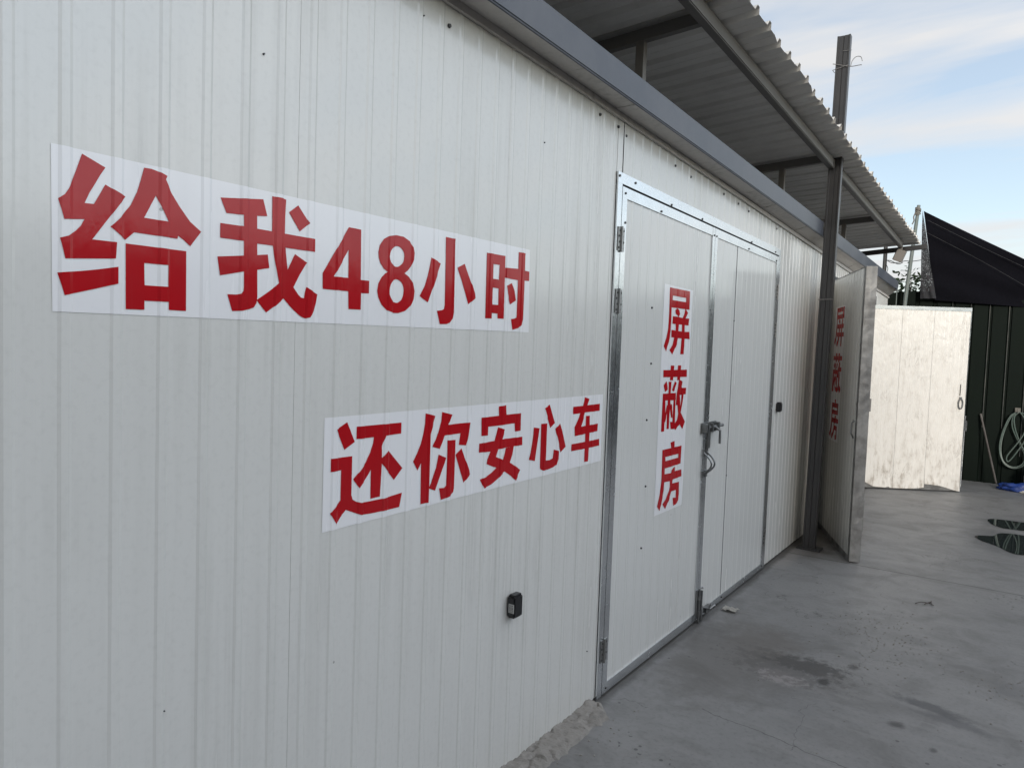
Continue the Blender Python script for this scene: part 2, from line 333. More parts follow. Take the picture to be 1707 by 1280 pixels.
# rib profile of the pressed sheets: (position in pitch, height)
def profile(pitch, hgt):
    w = pitch / 0.095
    return [(0.0, 0.0), (0.022 * w, 0.0), (0.028 * w, hgt), (0.042 * w, hgt), (0.048 * w, 0.0)], pitch
def prof_at(u, pr):
    st, pitch = pr; q = u % pitch; pts = st + [(pitch, 0.0)]
    for (a, ha), (b, hb) in zip(pts, pts[1:]):
        if a <= q <= b: return lerp(ha, hb, (q - a) / (b - a) if b > a else 0)
    return 0.0
def breaks(u0, u1, pr):
    st, pitch = pr; o = {round(u0, 5), round(u1, 5)}
    k = math.floor(u0 / pitch)
    while k * pitch < u1:
        for s, _ in st:
            x = k * pitch + s
            if u0 < x < u1: o.add(round(x, 5))
        k += 1
    return sorted(o)
WALLP = profile(0.0955, 0.0027); LEAFP = profile(0.0955, 0.0018)
def ribbed(name, u0, u1, z0, z1, pr, thick, mt, parent=None, flip=1, off=0.0, phase=0.0):
    """pressed steel sheet standing in the local YZ plane, ribs on its +X side (flip=-1: -X)"""
    bm = bmesh.new(); us = breaks(u0, u1, pr); fr = []
    zt = z1 if callable(z1) else (lambda y: z1)
    zb = z0 if callable(z0) else (lambda y: z0)
    for y in us:
        x = off + flip * prof_at(y + phase, pr)
        fr.append((bm.verts.new((x, y, zb(y))), bm.verts.new((x, y, zt(y)))))
    for a, b in zip(fr, fr[1:]): bm.faces.new((a[0], b[0], b[1], a[1]))
    if thick:
        xb = off - flip * thick
        c = [bm.verts.new(p) for p in ((xb, us[0], zb(us[0])), (xb, us[-1], zb(us[-1])), (xb, us[-1], zt(us[-1])), (xb, us[0], zt(us[0])))]
        bm.faces.new(c); bm.faces.new((fr[0][0], c[0], c[3], fr[0][1])); bm.faces.new((fr[-1][0], fr[-1][1], c[2], c[1]))
        bm.faces.new([q[1] for q in fr] + [c[2], c[3]]); bm.faces.new([q[0] for q in fr] + [c[1], c[0]])
    return meshobj(name, bm, mt, parent)
def inside(p, poly):
    c = False; n = len(poly); x, y = p
    for i in range(n):
        x1, y1 = poly[i]; x2, y2 = poly[i - 1]
        if (y1 > y) != (y2 > y) and x < (x2 - x1) * (y - y1) / (y2 - y1) + x1: c = not c
    return c
def drape(name, polys, holes, pr, off, mt, parent, flip=1, phase=0.0):
    """vinyl outline laid over the ribs: outlines + rib lines triangulated, then pushed onto the sheet"""
    vs, es = [], []
    for P in list(polys) + list(holes):
        b = len(vs); vs += [Vector(p) for p in P]; es += [(b + i, b + (i + 1) % len(P)) for i in range(len(P))]
    ys = [v.x for v in vs]; zs = [v.y for v in vs]; lo, hi = min(zs) - 0.01, max(zs) + 0.01
    for y in breaks(min(ys), max(ys), (pr[0], pr[1])):
        y = y if not phase else y
        b = len(vs); vs += [Vector((y, lo)), Vector((y, hi))]; es.append((b, b + 1))
    ov, oe, of, *_ = delaunay_2d_cdt(vs, es, [], 0, 1e-6)
    bm = bmesh.new(); mp = {}
    for fc in of:
        c = sum((ov[i] for i in fc), Vector((0, 0))) / len(fc)
        if any(inside(c, P) for P in polys) and not any(inside(c, P) for P in holes):
            for i in fc:
                if i not in mp: mp[i] = bm.verts.new((off + flip * prof_at(ov[i].x, pr), ov[i].x, ov[i].y))
            try: bm.faces.new([mp[i] for i in fc])
            except ValueError: pass
    for fc in bm.faces:
        fc.normal_update()
        if fc.normal.x * flip < 0: fc.normal_flip()
    me = bpy.data.meshes.new(name); bm.to_mesh(me); bm.free()
    return link(name, me, mt, parent)

# ------------------------------------------------------------------ ground
bm = bmesh.new(); g = 150
vs = [bm.verts.new(p) for p in ((-g, -g, 0), (g, -g, 0), (g, g, 0), (-g, g, 0))]; bm.faces.new(vs)
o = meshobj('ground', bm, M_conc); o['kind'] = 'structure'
def flat(name, pts, z, mt):
    bm = bmesh.new(); P = smooth_path([(x, y, z) for x, y in pts + pts[:1]], 4)[:-1]
    bm.faces.new([bm.verts.new(p) for p in P]); o = meshobj(name, bm, mt); o['kind'] = 'structure'; return o
flat('puddle', [(1.256, 7.80), (1.282, 7.884), (1.389, 7.96), (1.426, 8.10), (1.477, 8.168), (1.585, 8.201), (1.75, 8.12), (1.95, 7.9), (1.85, 7.5), (1.62, 7.35), (1.53, 7.367), (1.452, 7.506), (1.381, 7.601), (1.309, 7.68)], 0.004, M_water)
flat('puddle', [(1.33, 8.68), (1.336, 8.80), (1.407, 8.857), (1.526, 8.876), (1.75, 8.84), (1.9, 8.65), (1.72, 8.48), (1.492, 8.42), (1.427, 8.457), (1.371, 8.54)], 0.004, M_water)
# mortar strip along the foot of the wall
from mathutils import noise as mno
bm = bmesh.new(); ys = [-4 + i * 0.02 for i in range(int((2.78 + 1.2) / 0.02))] + [0.0 + 1.2 - 0.4 + i * 0.007 for i in range(0)]
ys = [y for y in ys if y < 1.6] + [1.6 + i * 0.008 for i in range(int(1.195 / 0.008))]; rows = []
T_ = [0, 0.06, 0.14, 0.22, 0.3, 0.38, 0.46, 0.54, 0.62, 0.7, 0.78, 0.86, 0.93, 1.0]
for y in ys:
    n0 = mno.noise(Vector((y * 6, 0, 3))); n1_ = mno.noise(Vector((y * 22, 5, 0))); n2_ = mno.noise(Vector((y * 60, 9, 0)))
    wd = 0.125 + 0.035 * n0 + 0.02 * n1_ + 0.008 * n2_
    if y > 2.72: wd *= max(0.5, 1 - (y - 2.72) / 0.14)
    row = []
    for t_ in T_:
        x = lerp(-0.02, wd, t_); q = Vector((x * 30, y * 30, 1)); hh = 0.025 + 0.012 * n0
        body = 1.0 if t_ < 0.8 else (1 - ((t_ - 0.8) / 0.2) ** 1.6)
        crk = max(0.0, 0.06 - abs(mno.noise(Vector((x * 14, y * 11, 7))))) / 0.06
        z = hh * body * (1 - 0.35 * t_) + (0.006 * mno.noise(q) + 0.004 * mno.noise(q * 2.7)) * (1 if t_ < 0.97 else 0) - 0.011 * crk * body
        row.append(bm.verts.new((x, y, max(z, 0.001) if t_ < 1 else -0.004)))
    rows.append(row)
for A, B in zip(rows, rows[1:]):
    for k in range(len(T_) - 1): bm.faces.new((A[k], A[k + 1], B[k + 1], B[k]))
bm.faces.new(rows[-1])
o = meshobj('mortar_kerb', bm, M_mort); o['kind'] = 'structure'
# grit lying about
bm = bmesh.new(); rnd = random.Random(11)
for i in range(420):
    if i % 3: x, y = rnd.gauss(0.95, 0.16), rnd.gauss(4.55, 0.28)
    else: x, y = rnd.uniform(0.12, 1.6), rnd.uniform(2.6, 8)
    if i % 7 == 0: x, y = rnd.gauss(1.5, 0.1), rnd.gauss(4.2, 0.12)
    if i % 11 == 0: x, y = rnd.uniform(0.13, 0.22), rnd.uniform(1.9, 2.9)
    if x < 0.1: continue
    s = rnd.uniform(0.0015, 0.005)
    mtx = Matrix.Translation((x, y, s * 0.4)) @ Matrix.Rotation(rnd.uniform(0, 6), 4, 'Z') @ Matrix.Diagonal((rnd.uniform(0.7, 1.8), 1, 0.6, 1))
    bmesh.ops.create_icosphere(bm, subdivisions=1, radius=s, matrix=mtx)
o = meshobj('grit', bm, M_mort); o['kind'] = 'stuff'; tag(o, 'loose grit scattered over the concrete yard', 'grit')

# ------------------------------------------------------------------ the shed
zs = lambda y: 2.645 - 0.022 * (y - 1.65)          # lower edge of the trim under the soffit
zbm = lambda y: 2.652 - 0.0118 * (y - 1.7)         # lower edge of the eave beam
shed = thing('panel_shed', 'long white sandwich-panel shed with ribbed walls, grey eave beam and double steel doors', 'shed', (0, 0, 0))
top = lambda y: zs(y) + 0.012
pan = [-4.16, -3.28, -2.40, -1.51, -0.63, 0.257, 1.14, 2.0255, 2.832]
foot = lambda y: 0.012
for a, b in zip(pan, pan[1:]): ribbed('wall_panel', a + 0.0005, b - 0.0005, foot, top, WALLP, 0.05, M_wall, shed)
for a, b in ((2.888, 4.66), (4.66, 5.322)): ribbed('wall_panel', a + 0.0008, b - 0.001, 2.388, top, WALLP, 0.05, M_wall, shed)
bm = bmesh.new(); box(bm, -0.02, 0.0032, 2.8846, 2.8878, 2.394, zs(2.86) + 0.004); meshobj('seam', bm, M_dark, shed)
bm = bmesh.new(); box(bm, -0.03, 0.001, 2.8335, 2.8845, 2.394, zs(2.86) + 0.01); meshobj('wall_filler', bm, M_wall, shed)
for a, b in ((5.45, 6.33), (6.33, 7.21)): ribbed('wall_panel', a + 0.001, b - 0.001, foot, top, WALLP, 0.05, M_wall, shed)
ribbed('wall_panel', 5.324, 5.449, 2.36, top, WALLP, 0.05, M_wall, shed)
for a, b in ((7.212, 8.5), (8.5, 9.79)): ribbed('wall_panel', a + 0.001, b - 0.001, 2.36, top, WALLP, 0.05, M_wall, shed)
ribbed('wall_panel', 9.792, 10.81, foot, top, WALLP, 0.05, M_wall, shed)
# closed shell behind the front sheets
bm = bmesh.new(); box(bm, -0.075, -0.054, -4.16, 7.2, 0, 2.36); box(bm, -6, -0.08, 10.78, 10.83, 0, 2.45); box(bm, -6, -0.08, -4.16, -4.1, 0, 2.7); box(bm, -6.05, -6.0, -4.16, 10.83, 0, 2.45); box(bm, -6, -0.08, 7.0, 7.05, 0, 2.36)
meshobj('inner_shell', bm, M_roof, shed)
bm = bmesh.new(); n = 24
for y0, y1 in ((-4.2, 10.85),):
    hexa(bm, [(-6.1, y0, zbm(y0) + 0.05), (0.112, y0, zbm(y0) + 0.05), (0.112, y1, zbm(y1) + 0.05), (-6.1, y1, zbm(y1) + 0.05), (-6.1, y0, zbm(y0) + 0.1), (0.112, y0, zbm(y0) + 0.1), (0.112, y1, zbm(y1) + 0.1), (-6.1, y1, zbm(y1) + 0.1)])
meshobj('roof', bm, M_roof, shed)
# trim, soffit sheets, eave beam
bm = bmesh.new()
for y0, y1 in ((-4.15, 2.0), (2.001, 5.4), (5.401, 10.8)):
    hexa(bm, [(0.0032, y0, zs(y0)), (0.016, y0, zs(y0)), (0.016, y1, zs(y1)), (0.0032, y1, zs(y1)), (0.0032, y0, zs(y0) + 0.026), (0.016, y0, zs(y0) + 0.026), (0.016, y1, zs(y1) + 0.026), (0.0032, y1, zs(y1) + 0.026)])
meshobj('trim_strip', bm, M_soffit, shed)
y = -4.1; rnd = random.Random(5)
while y < 10.7:
    y1 = min(y + 0.43, 10.78); d = rnd.uniform(-0.002, 0.002)
    bm = bmesh.new(); hexa(bm, [(0.005, y, zs(y) + 0.029 + d), (0.113, y, zbm(y) + 0.012 + d), (0.113, y1 - 0.003, zbm(y1) + 0.012 + d), (0.005, y1 - 0.003, zs(y1) + 0.029 + d), (0.005, y, zs(y) + 0.034), (0.113, y, zbm(y) + 0.02), (0.113, y1 - 0.003, zbm(y1) + 0.02), (0.005, y1 - 0.003, zs(y1) + 0.034)])
    meshobj('soffit', bm, M_soffit, shed); y = y1
for y0, y1 in ((-4.2, 6.17), (6.173, 10.68)):
    bm = bmesh.new()
    hexa(bm, [(0.115, y0, zbm(y0) - 0.004), (0.128, y0, zbm(y0)), (0.128, y1, zbm(y1)), (0.115, y1, zbm(y1) - 0.004), (0.115, y0, zbm(y0) + 0.115), (0.133, y0, zbm(y0) + 0.115), (0.133, y1, zbm(y1) + 0.115), (0.115, y1, zbm(y1) + 0.115)])
    bmesh.ops.bevel(bm, geom=bm.edges[:], offset=0.004, segments=2, affect='EDGES')
    meshobj('eave_beam', bm, M_beam, shed)
# screws share one mesh
bm = bmesh.new(); bmesh.ops.create_cone(bm, segments=8, radius1=0.0075, radius2=0.0055, depth=0.006, cap_ends=True, matrix=Matrix.Rotation(R(90), 4, 'Y'))
scr_me = bpy.data.meshes.new('screw'); bm.to_mesh(scr_me); bm.free(); scr_me.materials.append(M_screw)
def screw(x, y, z, parent=shed, k=1.0):
    o = link('screw', scr_me, None, parent, (x, y, z)); o.scale = (1, k, k); return o
for y, z in ((2.828, 2.585), (2.905, 2.565), (3.467, 2.56), (3.678, 2.549), (4.203, 2.560), (4.472, 2.552), (4.683, 2.542), (5.345, 2.532), (1.69, 2.585), (2.66, 2.59)): screw(0.004, y, z)
for y, z, k in ((1.035, 2.271, 0.55), (2.246, 2.37, 0.6), (1.576, 2.571, 0.5), (0.81, 0.772, 0.35), (2.739, 0.26, 0.5)): screw(0.0018, y, z, k=k * 0.7)

# ---- door casings (galvanised, on the wall) and leaves
def casing(y0, y1, zt, parent):
    bm = bmesh.new(); box(bm, 0.0045, 0.0115, y0, y0 + 0.043, 0.004, zt - 0.0472); meshobj('door_frame', bm, M_galv, parent)
    bm = bmesh.new(); box(bm, 0.0045, 0.0115, y1 - 0.043, y1, 0.004, zt - 0.0472); meshobj('door_frame', bm, M_galv, parent)
    bm = bmesh.new(); box(bm, 0.0045, 0.012, y0, y1, zt - 0.047, zt); meshobj('door_frame', bm, M_galv, parent)
casing(2.83, 5.452, 2.393, shed)
hz = lambda ys_, z: [screw(0.0135, q, z, shed, 0.9) for q in ys_]
hz((2.842, 3.0), 2.375); hz((3.42, 3.85, 4.75), 2.352); hz((5.31,), 2.358)
casing(7.20, 9.80, 2.393, shed)

def hinge(parent, y, z, sgn=1, x=0.0155, h=0.105):
    bm = bmesh.new()
    box(bm, x - 0.003, x, y - 0.030, y - 0.004, z - h / 2, z + h / 2); box(bm, x - 0.003, x, y + 0.004, y + 0.030, z - h / 2, z + h / 2)
    tube(bm, [(x + 0.003, y, z - h / 2 - 0.004), (x + 0.003, y, z + h / 2 + 0.004)], 0.0062, 8)
    o = meshobj('hinge', bm, M_hinge, parent)
    return o
def hscrews(parent, y, z, x=0.017, h=0.105):
    bm = bmesh.new()
    for s in (-1, 1):
        for k in range(4):
            bmesh.ops.create_cone(bm, segments=8, radius1=0.006, radius2=0.004, depth=0.004, cap_ends=True, matrix=Matrix.Translation((x, y + s * 0.017 + (0.004 if k % 2 else -0.004), z - h / 2 + 0.014 + k * 0.0255)) @ Matrix.Rotation(R(90), 4, 'Y'))
    return meshobj('hinge_screws', bm, M_screw, parent)

def leaf_trim(parent, y0, y1, z0, z1, wl, wr, wt, wb, x0=0.0065, x1=0.0125, mt=None):
    mt = mt or M_galv
    for a, b, c, d in ((y0, y0 + wl, z0, z1), (y1 - wr, y1, z0, z1), (y0 + wl + 0.0005, y1 - wr - 0.0005, z1 - wt, z1), (y0 + wl + 0.0005, y1 - wr - 0.0005, z0, z0 + wb)):
        bm = bmesh.new(); box(bm, x0, x1 - (0.001 if a != y0 and b != y1 else 0), a, b, c, d); meshobj('door_trim', bm, mt, parent)

def door(name_label, y0, y1):
    o = ribbed('door', y0 + 0.004, y1 - 0.004, 0.012, 2.334, LEAFP, 0.045, M_leaf, shed, off=0.006)
    if name_label: o['label'] = name_label
    return o
dL = door('left leaf of the near double door with the vertical red sign', 2.875, 4.066)
leaf_trim(dL, 2.876, 4.0635, 0.010, 2.336, 0.047, 0.038, 0.048, 0.046)
dR = ribbed('door', 4.0695, 4.4875, 0.012, 2.334, LEAFP, 0.045, M_leaf, shed, off=0.006); dR['label'] = 'right leaf of the near double door with a vertical seam'
ribbed('door_panel', 4.4905, 5.402, 0.012, 2.334, LEAFP, 0.045, M_leaf, dR, off=0.006)
leaf_trim(dR, 4.0675, 5.4045, 0.010, 2.336, 0.042, 0.046, 0.048, 0.040)
bm = bmesh.new(); box(bm, -0.03, 0.0078, 4.4872, 4.4908, 0.056, 2.288); meshobj('seam', bm, M_dark, dR)  # dark strip stands in for the shadow in the panel gap
for z in (2.101, 1.825, 0.222): hinge(dL, 2.8745, z); hscrews(dL, 2.8745, z)
for z in (2.076, 1.797, 0.245): hinge(dR, 5.4066, z); hscrews(dR, 5.4066, z)
for y, z in ((2.905, 2.31), (2.912, 2.18), (3.30, 2.298), (4.05, 2.292)): screw(0.0135, y, z, dL, 0.85)
for y, z in ((4.09, 2.292), (4.70, 2.30), (5.35, 2.3), (4.50, 0.034), (5.38, 0.034)): screw(0.0135, y, z, dR, 0.85)
for z in (1.82, 1.545, 1.265, 0.93, 0.62): screw(0.009, 3.255 + 0.012 * math.sin(z * 9), z, dL, 0.75)
for y, z in ((4.486, 1.82), (4.487, 0.83)): screw(0.009, y, z, dR, 0.6)
screw(0.0135, 2.915, 0.03, dL, 0.8); screw(0.0135, 4.04, 1.86, dL, 0.7)
# dark slots round the leaves
bm = bmesh.new(); box(bm, -0.04, 0.0035, 2.8735, 5.4085, 2.335, 2.3455); box(bm, -0.04, 0.003, 4.0655, 4.0675, 0.01, 2.335); box(bm, -0.04, 0.003, 2.872, 2.8755, 0.01, 2.335); box(bm, -0.04, 0.003, 5.4045, 5.408, 0.01, 2.335)
meshobj('door_gap', bm, M_dark, shed)
# slide bolt, ring handles, floor bolt
def bolt_set(pl, pr_, yc, X):
    bm = bmesh.new()
    box(bm, X, X + 0.006, yc - 0.075, yc - 0.02, 1.14, 1.2); box(bm, X + 0.006, X + 0.032, yc - 0.07, yc - 0.052, 1.146, 1.194); box(bm, X + 0.006, X + 0.032, yc - 0.04, yc - 0.024, 1.146, 1.194)
    meshobj('bolt_keeper', bm, M_bolt, pl)
    bm = bmesh.new()
    box(bm, X, X + 0.006, yc + 0.01, yc + 0.155, 1.138, 1.2); box(bm, X + 0.006, X + 0.034, yc + 0.02, yc + 0.04, 1.146, 1.196); box(bm, X + 0.006, X + 0.034, yc + 0.12, yc + 0.145, 1.146, 1.196)
    box(bm, X + 0.004, X + 0.012, yc + 0.012, yc + 0.05, 1.045, 1.138)
    tube(bm, [(X + 0.018, yc - 0.075, 1.171), (X + 0.018, yc + 0.235, 1.171)], 0.0095, 10)
    tube(bm, [(X + 0.02, yc + 0.1, 1.168), (X + 0.05, yc + 0.1, 1.15), (X + 0.052, yc + 0.1, 1.07)], 0.0075, 8)
    meshobj('slide_bolt', bm, M_bolt, pr_)
    for p, y, s in ((pl, yc - 0.028, -1), (pr_, yc + 0.022, 1)):
        bm = bmesh.new(); box(bm, X, X + 0.007, y - 0.016, y + 0.016, 1.0, 1.045); box(bm, X, X + 0.007, y - 0.016, y + 0.016, 0.875, 0.915)
        tube(bm, [(X + 0.004 + 0.05 * math.sin(math.pi * t / 14), y + s * 0.002, 1.022 - 0.128 * t / 14) for t in range(15)], 0.0055, 8)
        meshobj('handle', bm, M_bolt, p)
bolt_set(dL, dR, 4.066, 0.013)
bm = bmesh.new()
box(bm, 0.0125, 0.024, 4.03, 4.062, 0.03, 0.2); box(bm, 0.024, 0.036, 4.036, 4.056, 0.05, 0.075); box(bm, 0.024, 0.036, 4.036, 4.056, 0.14, 0.165)
tube(bm, [(0.03, 4.046, 0.004), (0.03, 4.046, 0.21), (0.045, 4.06, 0.215)], 0.007, 8)
meshobj('floor_bolt', bm, M_bolt, dL)
bm = bmesh.new()
box(bm, 0.0125, 0.022, 4.07, 4.1, 0.02, 0.17); tube(bm, [(0.03, 4.085, 0.004), (0.03, 4.085, 0.19)], 0.007, 8)
tube(bm, smooth_path([(0.03, 4.085, 0.09), (0.06, 4.13, 0.075), (0.05, 4.18, 0.055), (0.065, 4.22, 0.07), (0.05, 4.25, 0.045)], 4), 0.006, 8)
box(bm, 0.03, 0.05, 4.12, 4.2, 0.045, 0.08)
meshobj('floor_bolt', bm, M_bolt, dR)

# ---- second pair of doors, both standing open
M2 = Matrix.Translation((0.0, 7.24, 0)) @ Matrix.Rotation(math.atan2(-0.5, -1.18) + math.pi / 2 + math.pi, 4, 'Z')
# local frame of an open leaf: hinge edge at y=0, leaf along +y, outer face +x
def open_leaf(hx, hy, dx, dy, outer_sign):
    d = Vector((dx, dy, 0)).normalized(); n = Vector((d.y, -d.x, 0))
    m = Matrix((( n.x, d.x, 0, hx), (n.y, d.y, 0, hy), (0, 0, 1, 0), (0, 0, 0, 1))); return m
TH = 0.072
mA = open_leaf(0.0, 7.24, 0.50, -1.18, 1)                  # +x local points away from the camera side
dA = ribbed('door', 0.01, 1.272, 0.022, 2.318, LEAFP, TH, M_leaf, shed, flip=1, off=0.0)
dA.matrix_local = mA; dA['label'] = 'open leaf folded back towards the wall, dim, with the second vertical sign'
L0 = 1.2735
bm = bmesh.new(); rows = []; rnd = random.Random(2)        # crumpled steel cap on the free edge
zsn = [0.012 + i * (2.312 / 46) for i in range(47)]
for z in zsn:
    j = [rnd.uniform(-0.0009, 0.0009) for _ in range(4)]
    rows.append([bm.verts.new(p) for p in ((0.0045, L0 - 0.05, z), (0.0045 - j[0] * .4, L0 + 0.008 + j[0], z), (-0.035 - j[1] * .6, L0 + 0.010 + j[1] * 1.6, z), (-TH - 0.004 - j[2] * .5, L0 + 0.008 + j[2], z), (-TH - 0.004, L0 - 0.03, z))])
for A, B in zip(rows, rows[1:]):
    for k in range(4): bm.faces.new((A[k], A[k + 1], B[k + 1], B[k]))
meshobj('edge_cap', bm, M_grimy, dA)
bm = bmesh.new(); box(bm, -TH - 0.002, 0.003, 0.01, L0 - 0.06, 2.3185, 2.326); meshobj('top_cap', bm, M_grimy, dA)
bm = bmesh.new(); box(bm, 0.003, 0.0046, 0.02, L0 - 0.06, 0.0, 0.045); meshobj('bottom_strip', bm, M_grimy, dA)
bm = bmesh.new(); box(bm, -TH - 0.014, -TH - 0.004, L0 - 0.05, L0 - 0.01, 0.25, 0.5); meshobj('floor_bolt', bm, M_bolt, dA)
bm = bmesh.new(); box(bm, -TH - 0.02, -TH - 0.004, L0 - 0.06, L0 - 0.012, 1.2, 1.3); meshobj('bolt_keeper', bm, M_bolt, dA)
bm = bmesh.new(); tube(bm, [(0.012, L0 - 0.06, 1.12), (0.03, L0 - 0.05, 1.1), (0.034, L0 - 0.045, 1.02), (0.012, L0 - 0.06, 0.98)], 0.006, 8); meshobj('handle', bm, M_bolt, dA)
bm = bmesh.new(); box(bm, 0.0046, 0.01, L0 - 0.04, L0 + 0.02, 1.235, 1.265); meshobj('latch_tab', bm, M_bolt, dA)

mB = open_leaf(0.0, 9.75, 0.984, 0.638, 1)                 # inner face (towards the camera) is local +x
dB = ribbed('door', 0.004, 1.172, 0.012, 2.268, profile(0.0955, 0.0014), TH, M_leaf, shed, flip=-1, off=-TH)
dB.matrix_local = mB; dB['label'] = 'open leaf facing the yard, brightly lit, dented and dirty white'
edge = [(0.006, 0.085), (0.03, 0.07), (0.07, 0.05), (0.11, 0.03), (0.18, 0.024), (0.26, 0.02), (0.30, 0.034), (0.32, 0.018), (0.46, 0.018), (0.60, 0.024), (0.70, 0.034), (0.735, 0.04), (0.735, 0.085), (0.82, 0.08), (0.92, 0.07), (1.0, 0.05), (1.08, 0.026), (1.12, 0.016), (1.165, 0.012)]
def zlow(u):
    for (a, za), (b, zb_) in zip(edge, edge[1:]):
        if a <= u <= b and b > a: return lerp(za, zb_, (u - a) / (b - a))
    return 0.012
def insheet(name, u0, u1):
    bm = bmesh.new(); pr = profile(0.05, 0.0012); us = breaks(u0, u1, pr)
    us = sorted(set(us + [round(u0 + (u1 - u0) * k / 40, 5) for k in range(41)])); rows = []
    rn = random.Random(int(u0 * 100))
    for uu in us:
        zl = zlow(uu); col = []
        for k in range(13):
            t = k / 12; z = lerp(zl, 2.262, t ** 1.25)
            curl = 0.012 * max(0, 1 - t * 14) * (0.4 + 0.6 * abs(math.sin(uu * 9)))
            col.append(bm.verts.new((0.0042 + prof_at(uu, pr) + curl + 0.0012 * math.sin(uu * 13 + z * 5), uu, z)))
        rows.append(col)
    for A, B in zip(rows, rows[1:]):
        for k in range(12): bm.faces.new((A[k], B[k], B[k + 1], A[k + 1]))
    return meshobj(name, bm, M_dirty, dB, smooth=False)
bm = bmesh.new(); box(bm, -0.0005, 0.0006, 0.006, 1.166, 0.012, 0.2); meshobj('bottom_rail', bm, M_grimy, dB)
for a, b in ((0.006, 0.349), (0.3515, 0.734), (0.7365, 1.166)): insheet('inner_sheet', a, b)
bm = bmesh.new(); box(bm, -0.004, 0.0015, 0.3488, 0.3517, 0.02, 2.26); box(bm, -0.004, 0.0015, 0.7338, 0.7367, 0.08, 2.26); meshobj('seam', bm, M_dark, dB)
bm = bmesh.new(); box(bm, -TH - 0.002, 0.0062, 0.002, 1.176, 2.2682, 2.283, 0.003); box(bm, 0.0068, 0.0095, 0.002, 1.176, 2.238, 2.283); meshobj('top_cap', bm, M_galv, dB)
bm = bmesh.new(); box(bm, -TH - 0.003, 0.0045, 1.1685, 1.179, 0.008, 2.2678, 0.002); box(bm, -TH - 0.003, 0.0045, -0.006, 0.0035, 0.008, 2.2678); meshobj('edge_cap', bm, M_galv, dB)
bm = bmesh.new(); tube(bm, [(0.022, 1.105 + 0.026 * math.sin(a), 1.10 + 0.062 * math.cos(a)) for a in [k * math.pi / 9 for k in range(18)]], 0.0075, 8, closed=True); box(bm, 0.004, 0.02, 1.09, 1.12, 1.155, 1.185); meshobj('handle', bm, M_bolt, dB)
bm = bmesh.new(); bar(bm, (0.0085, 1.098, 1.2), (0.0085, 1.1, 1.34), 0.009, 0.003, (1, 0, 0)); meshobj('slot', bm, M_dark, dB)
bm = bmesh.new(); tube(bm, [(-0.03, 1.198, 0.06), (-0.03, 1.203, 0.79)], 0.008, 8); box(bm, -0.05, -0.01, 1.179, 1.222, 0.76, 0.89, 0.006); tube(bm, [(-0.03, 1.195, 0.89), (-0.03, 1.2, 0.95)], 0.014, 10); box(bm, -0.045, -0.015, 1.179, 1.2, 0.26, 0.32)
meshobj('drop_bolt', bm, M_galv, dB)

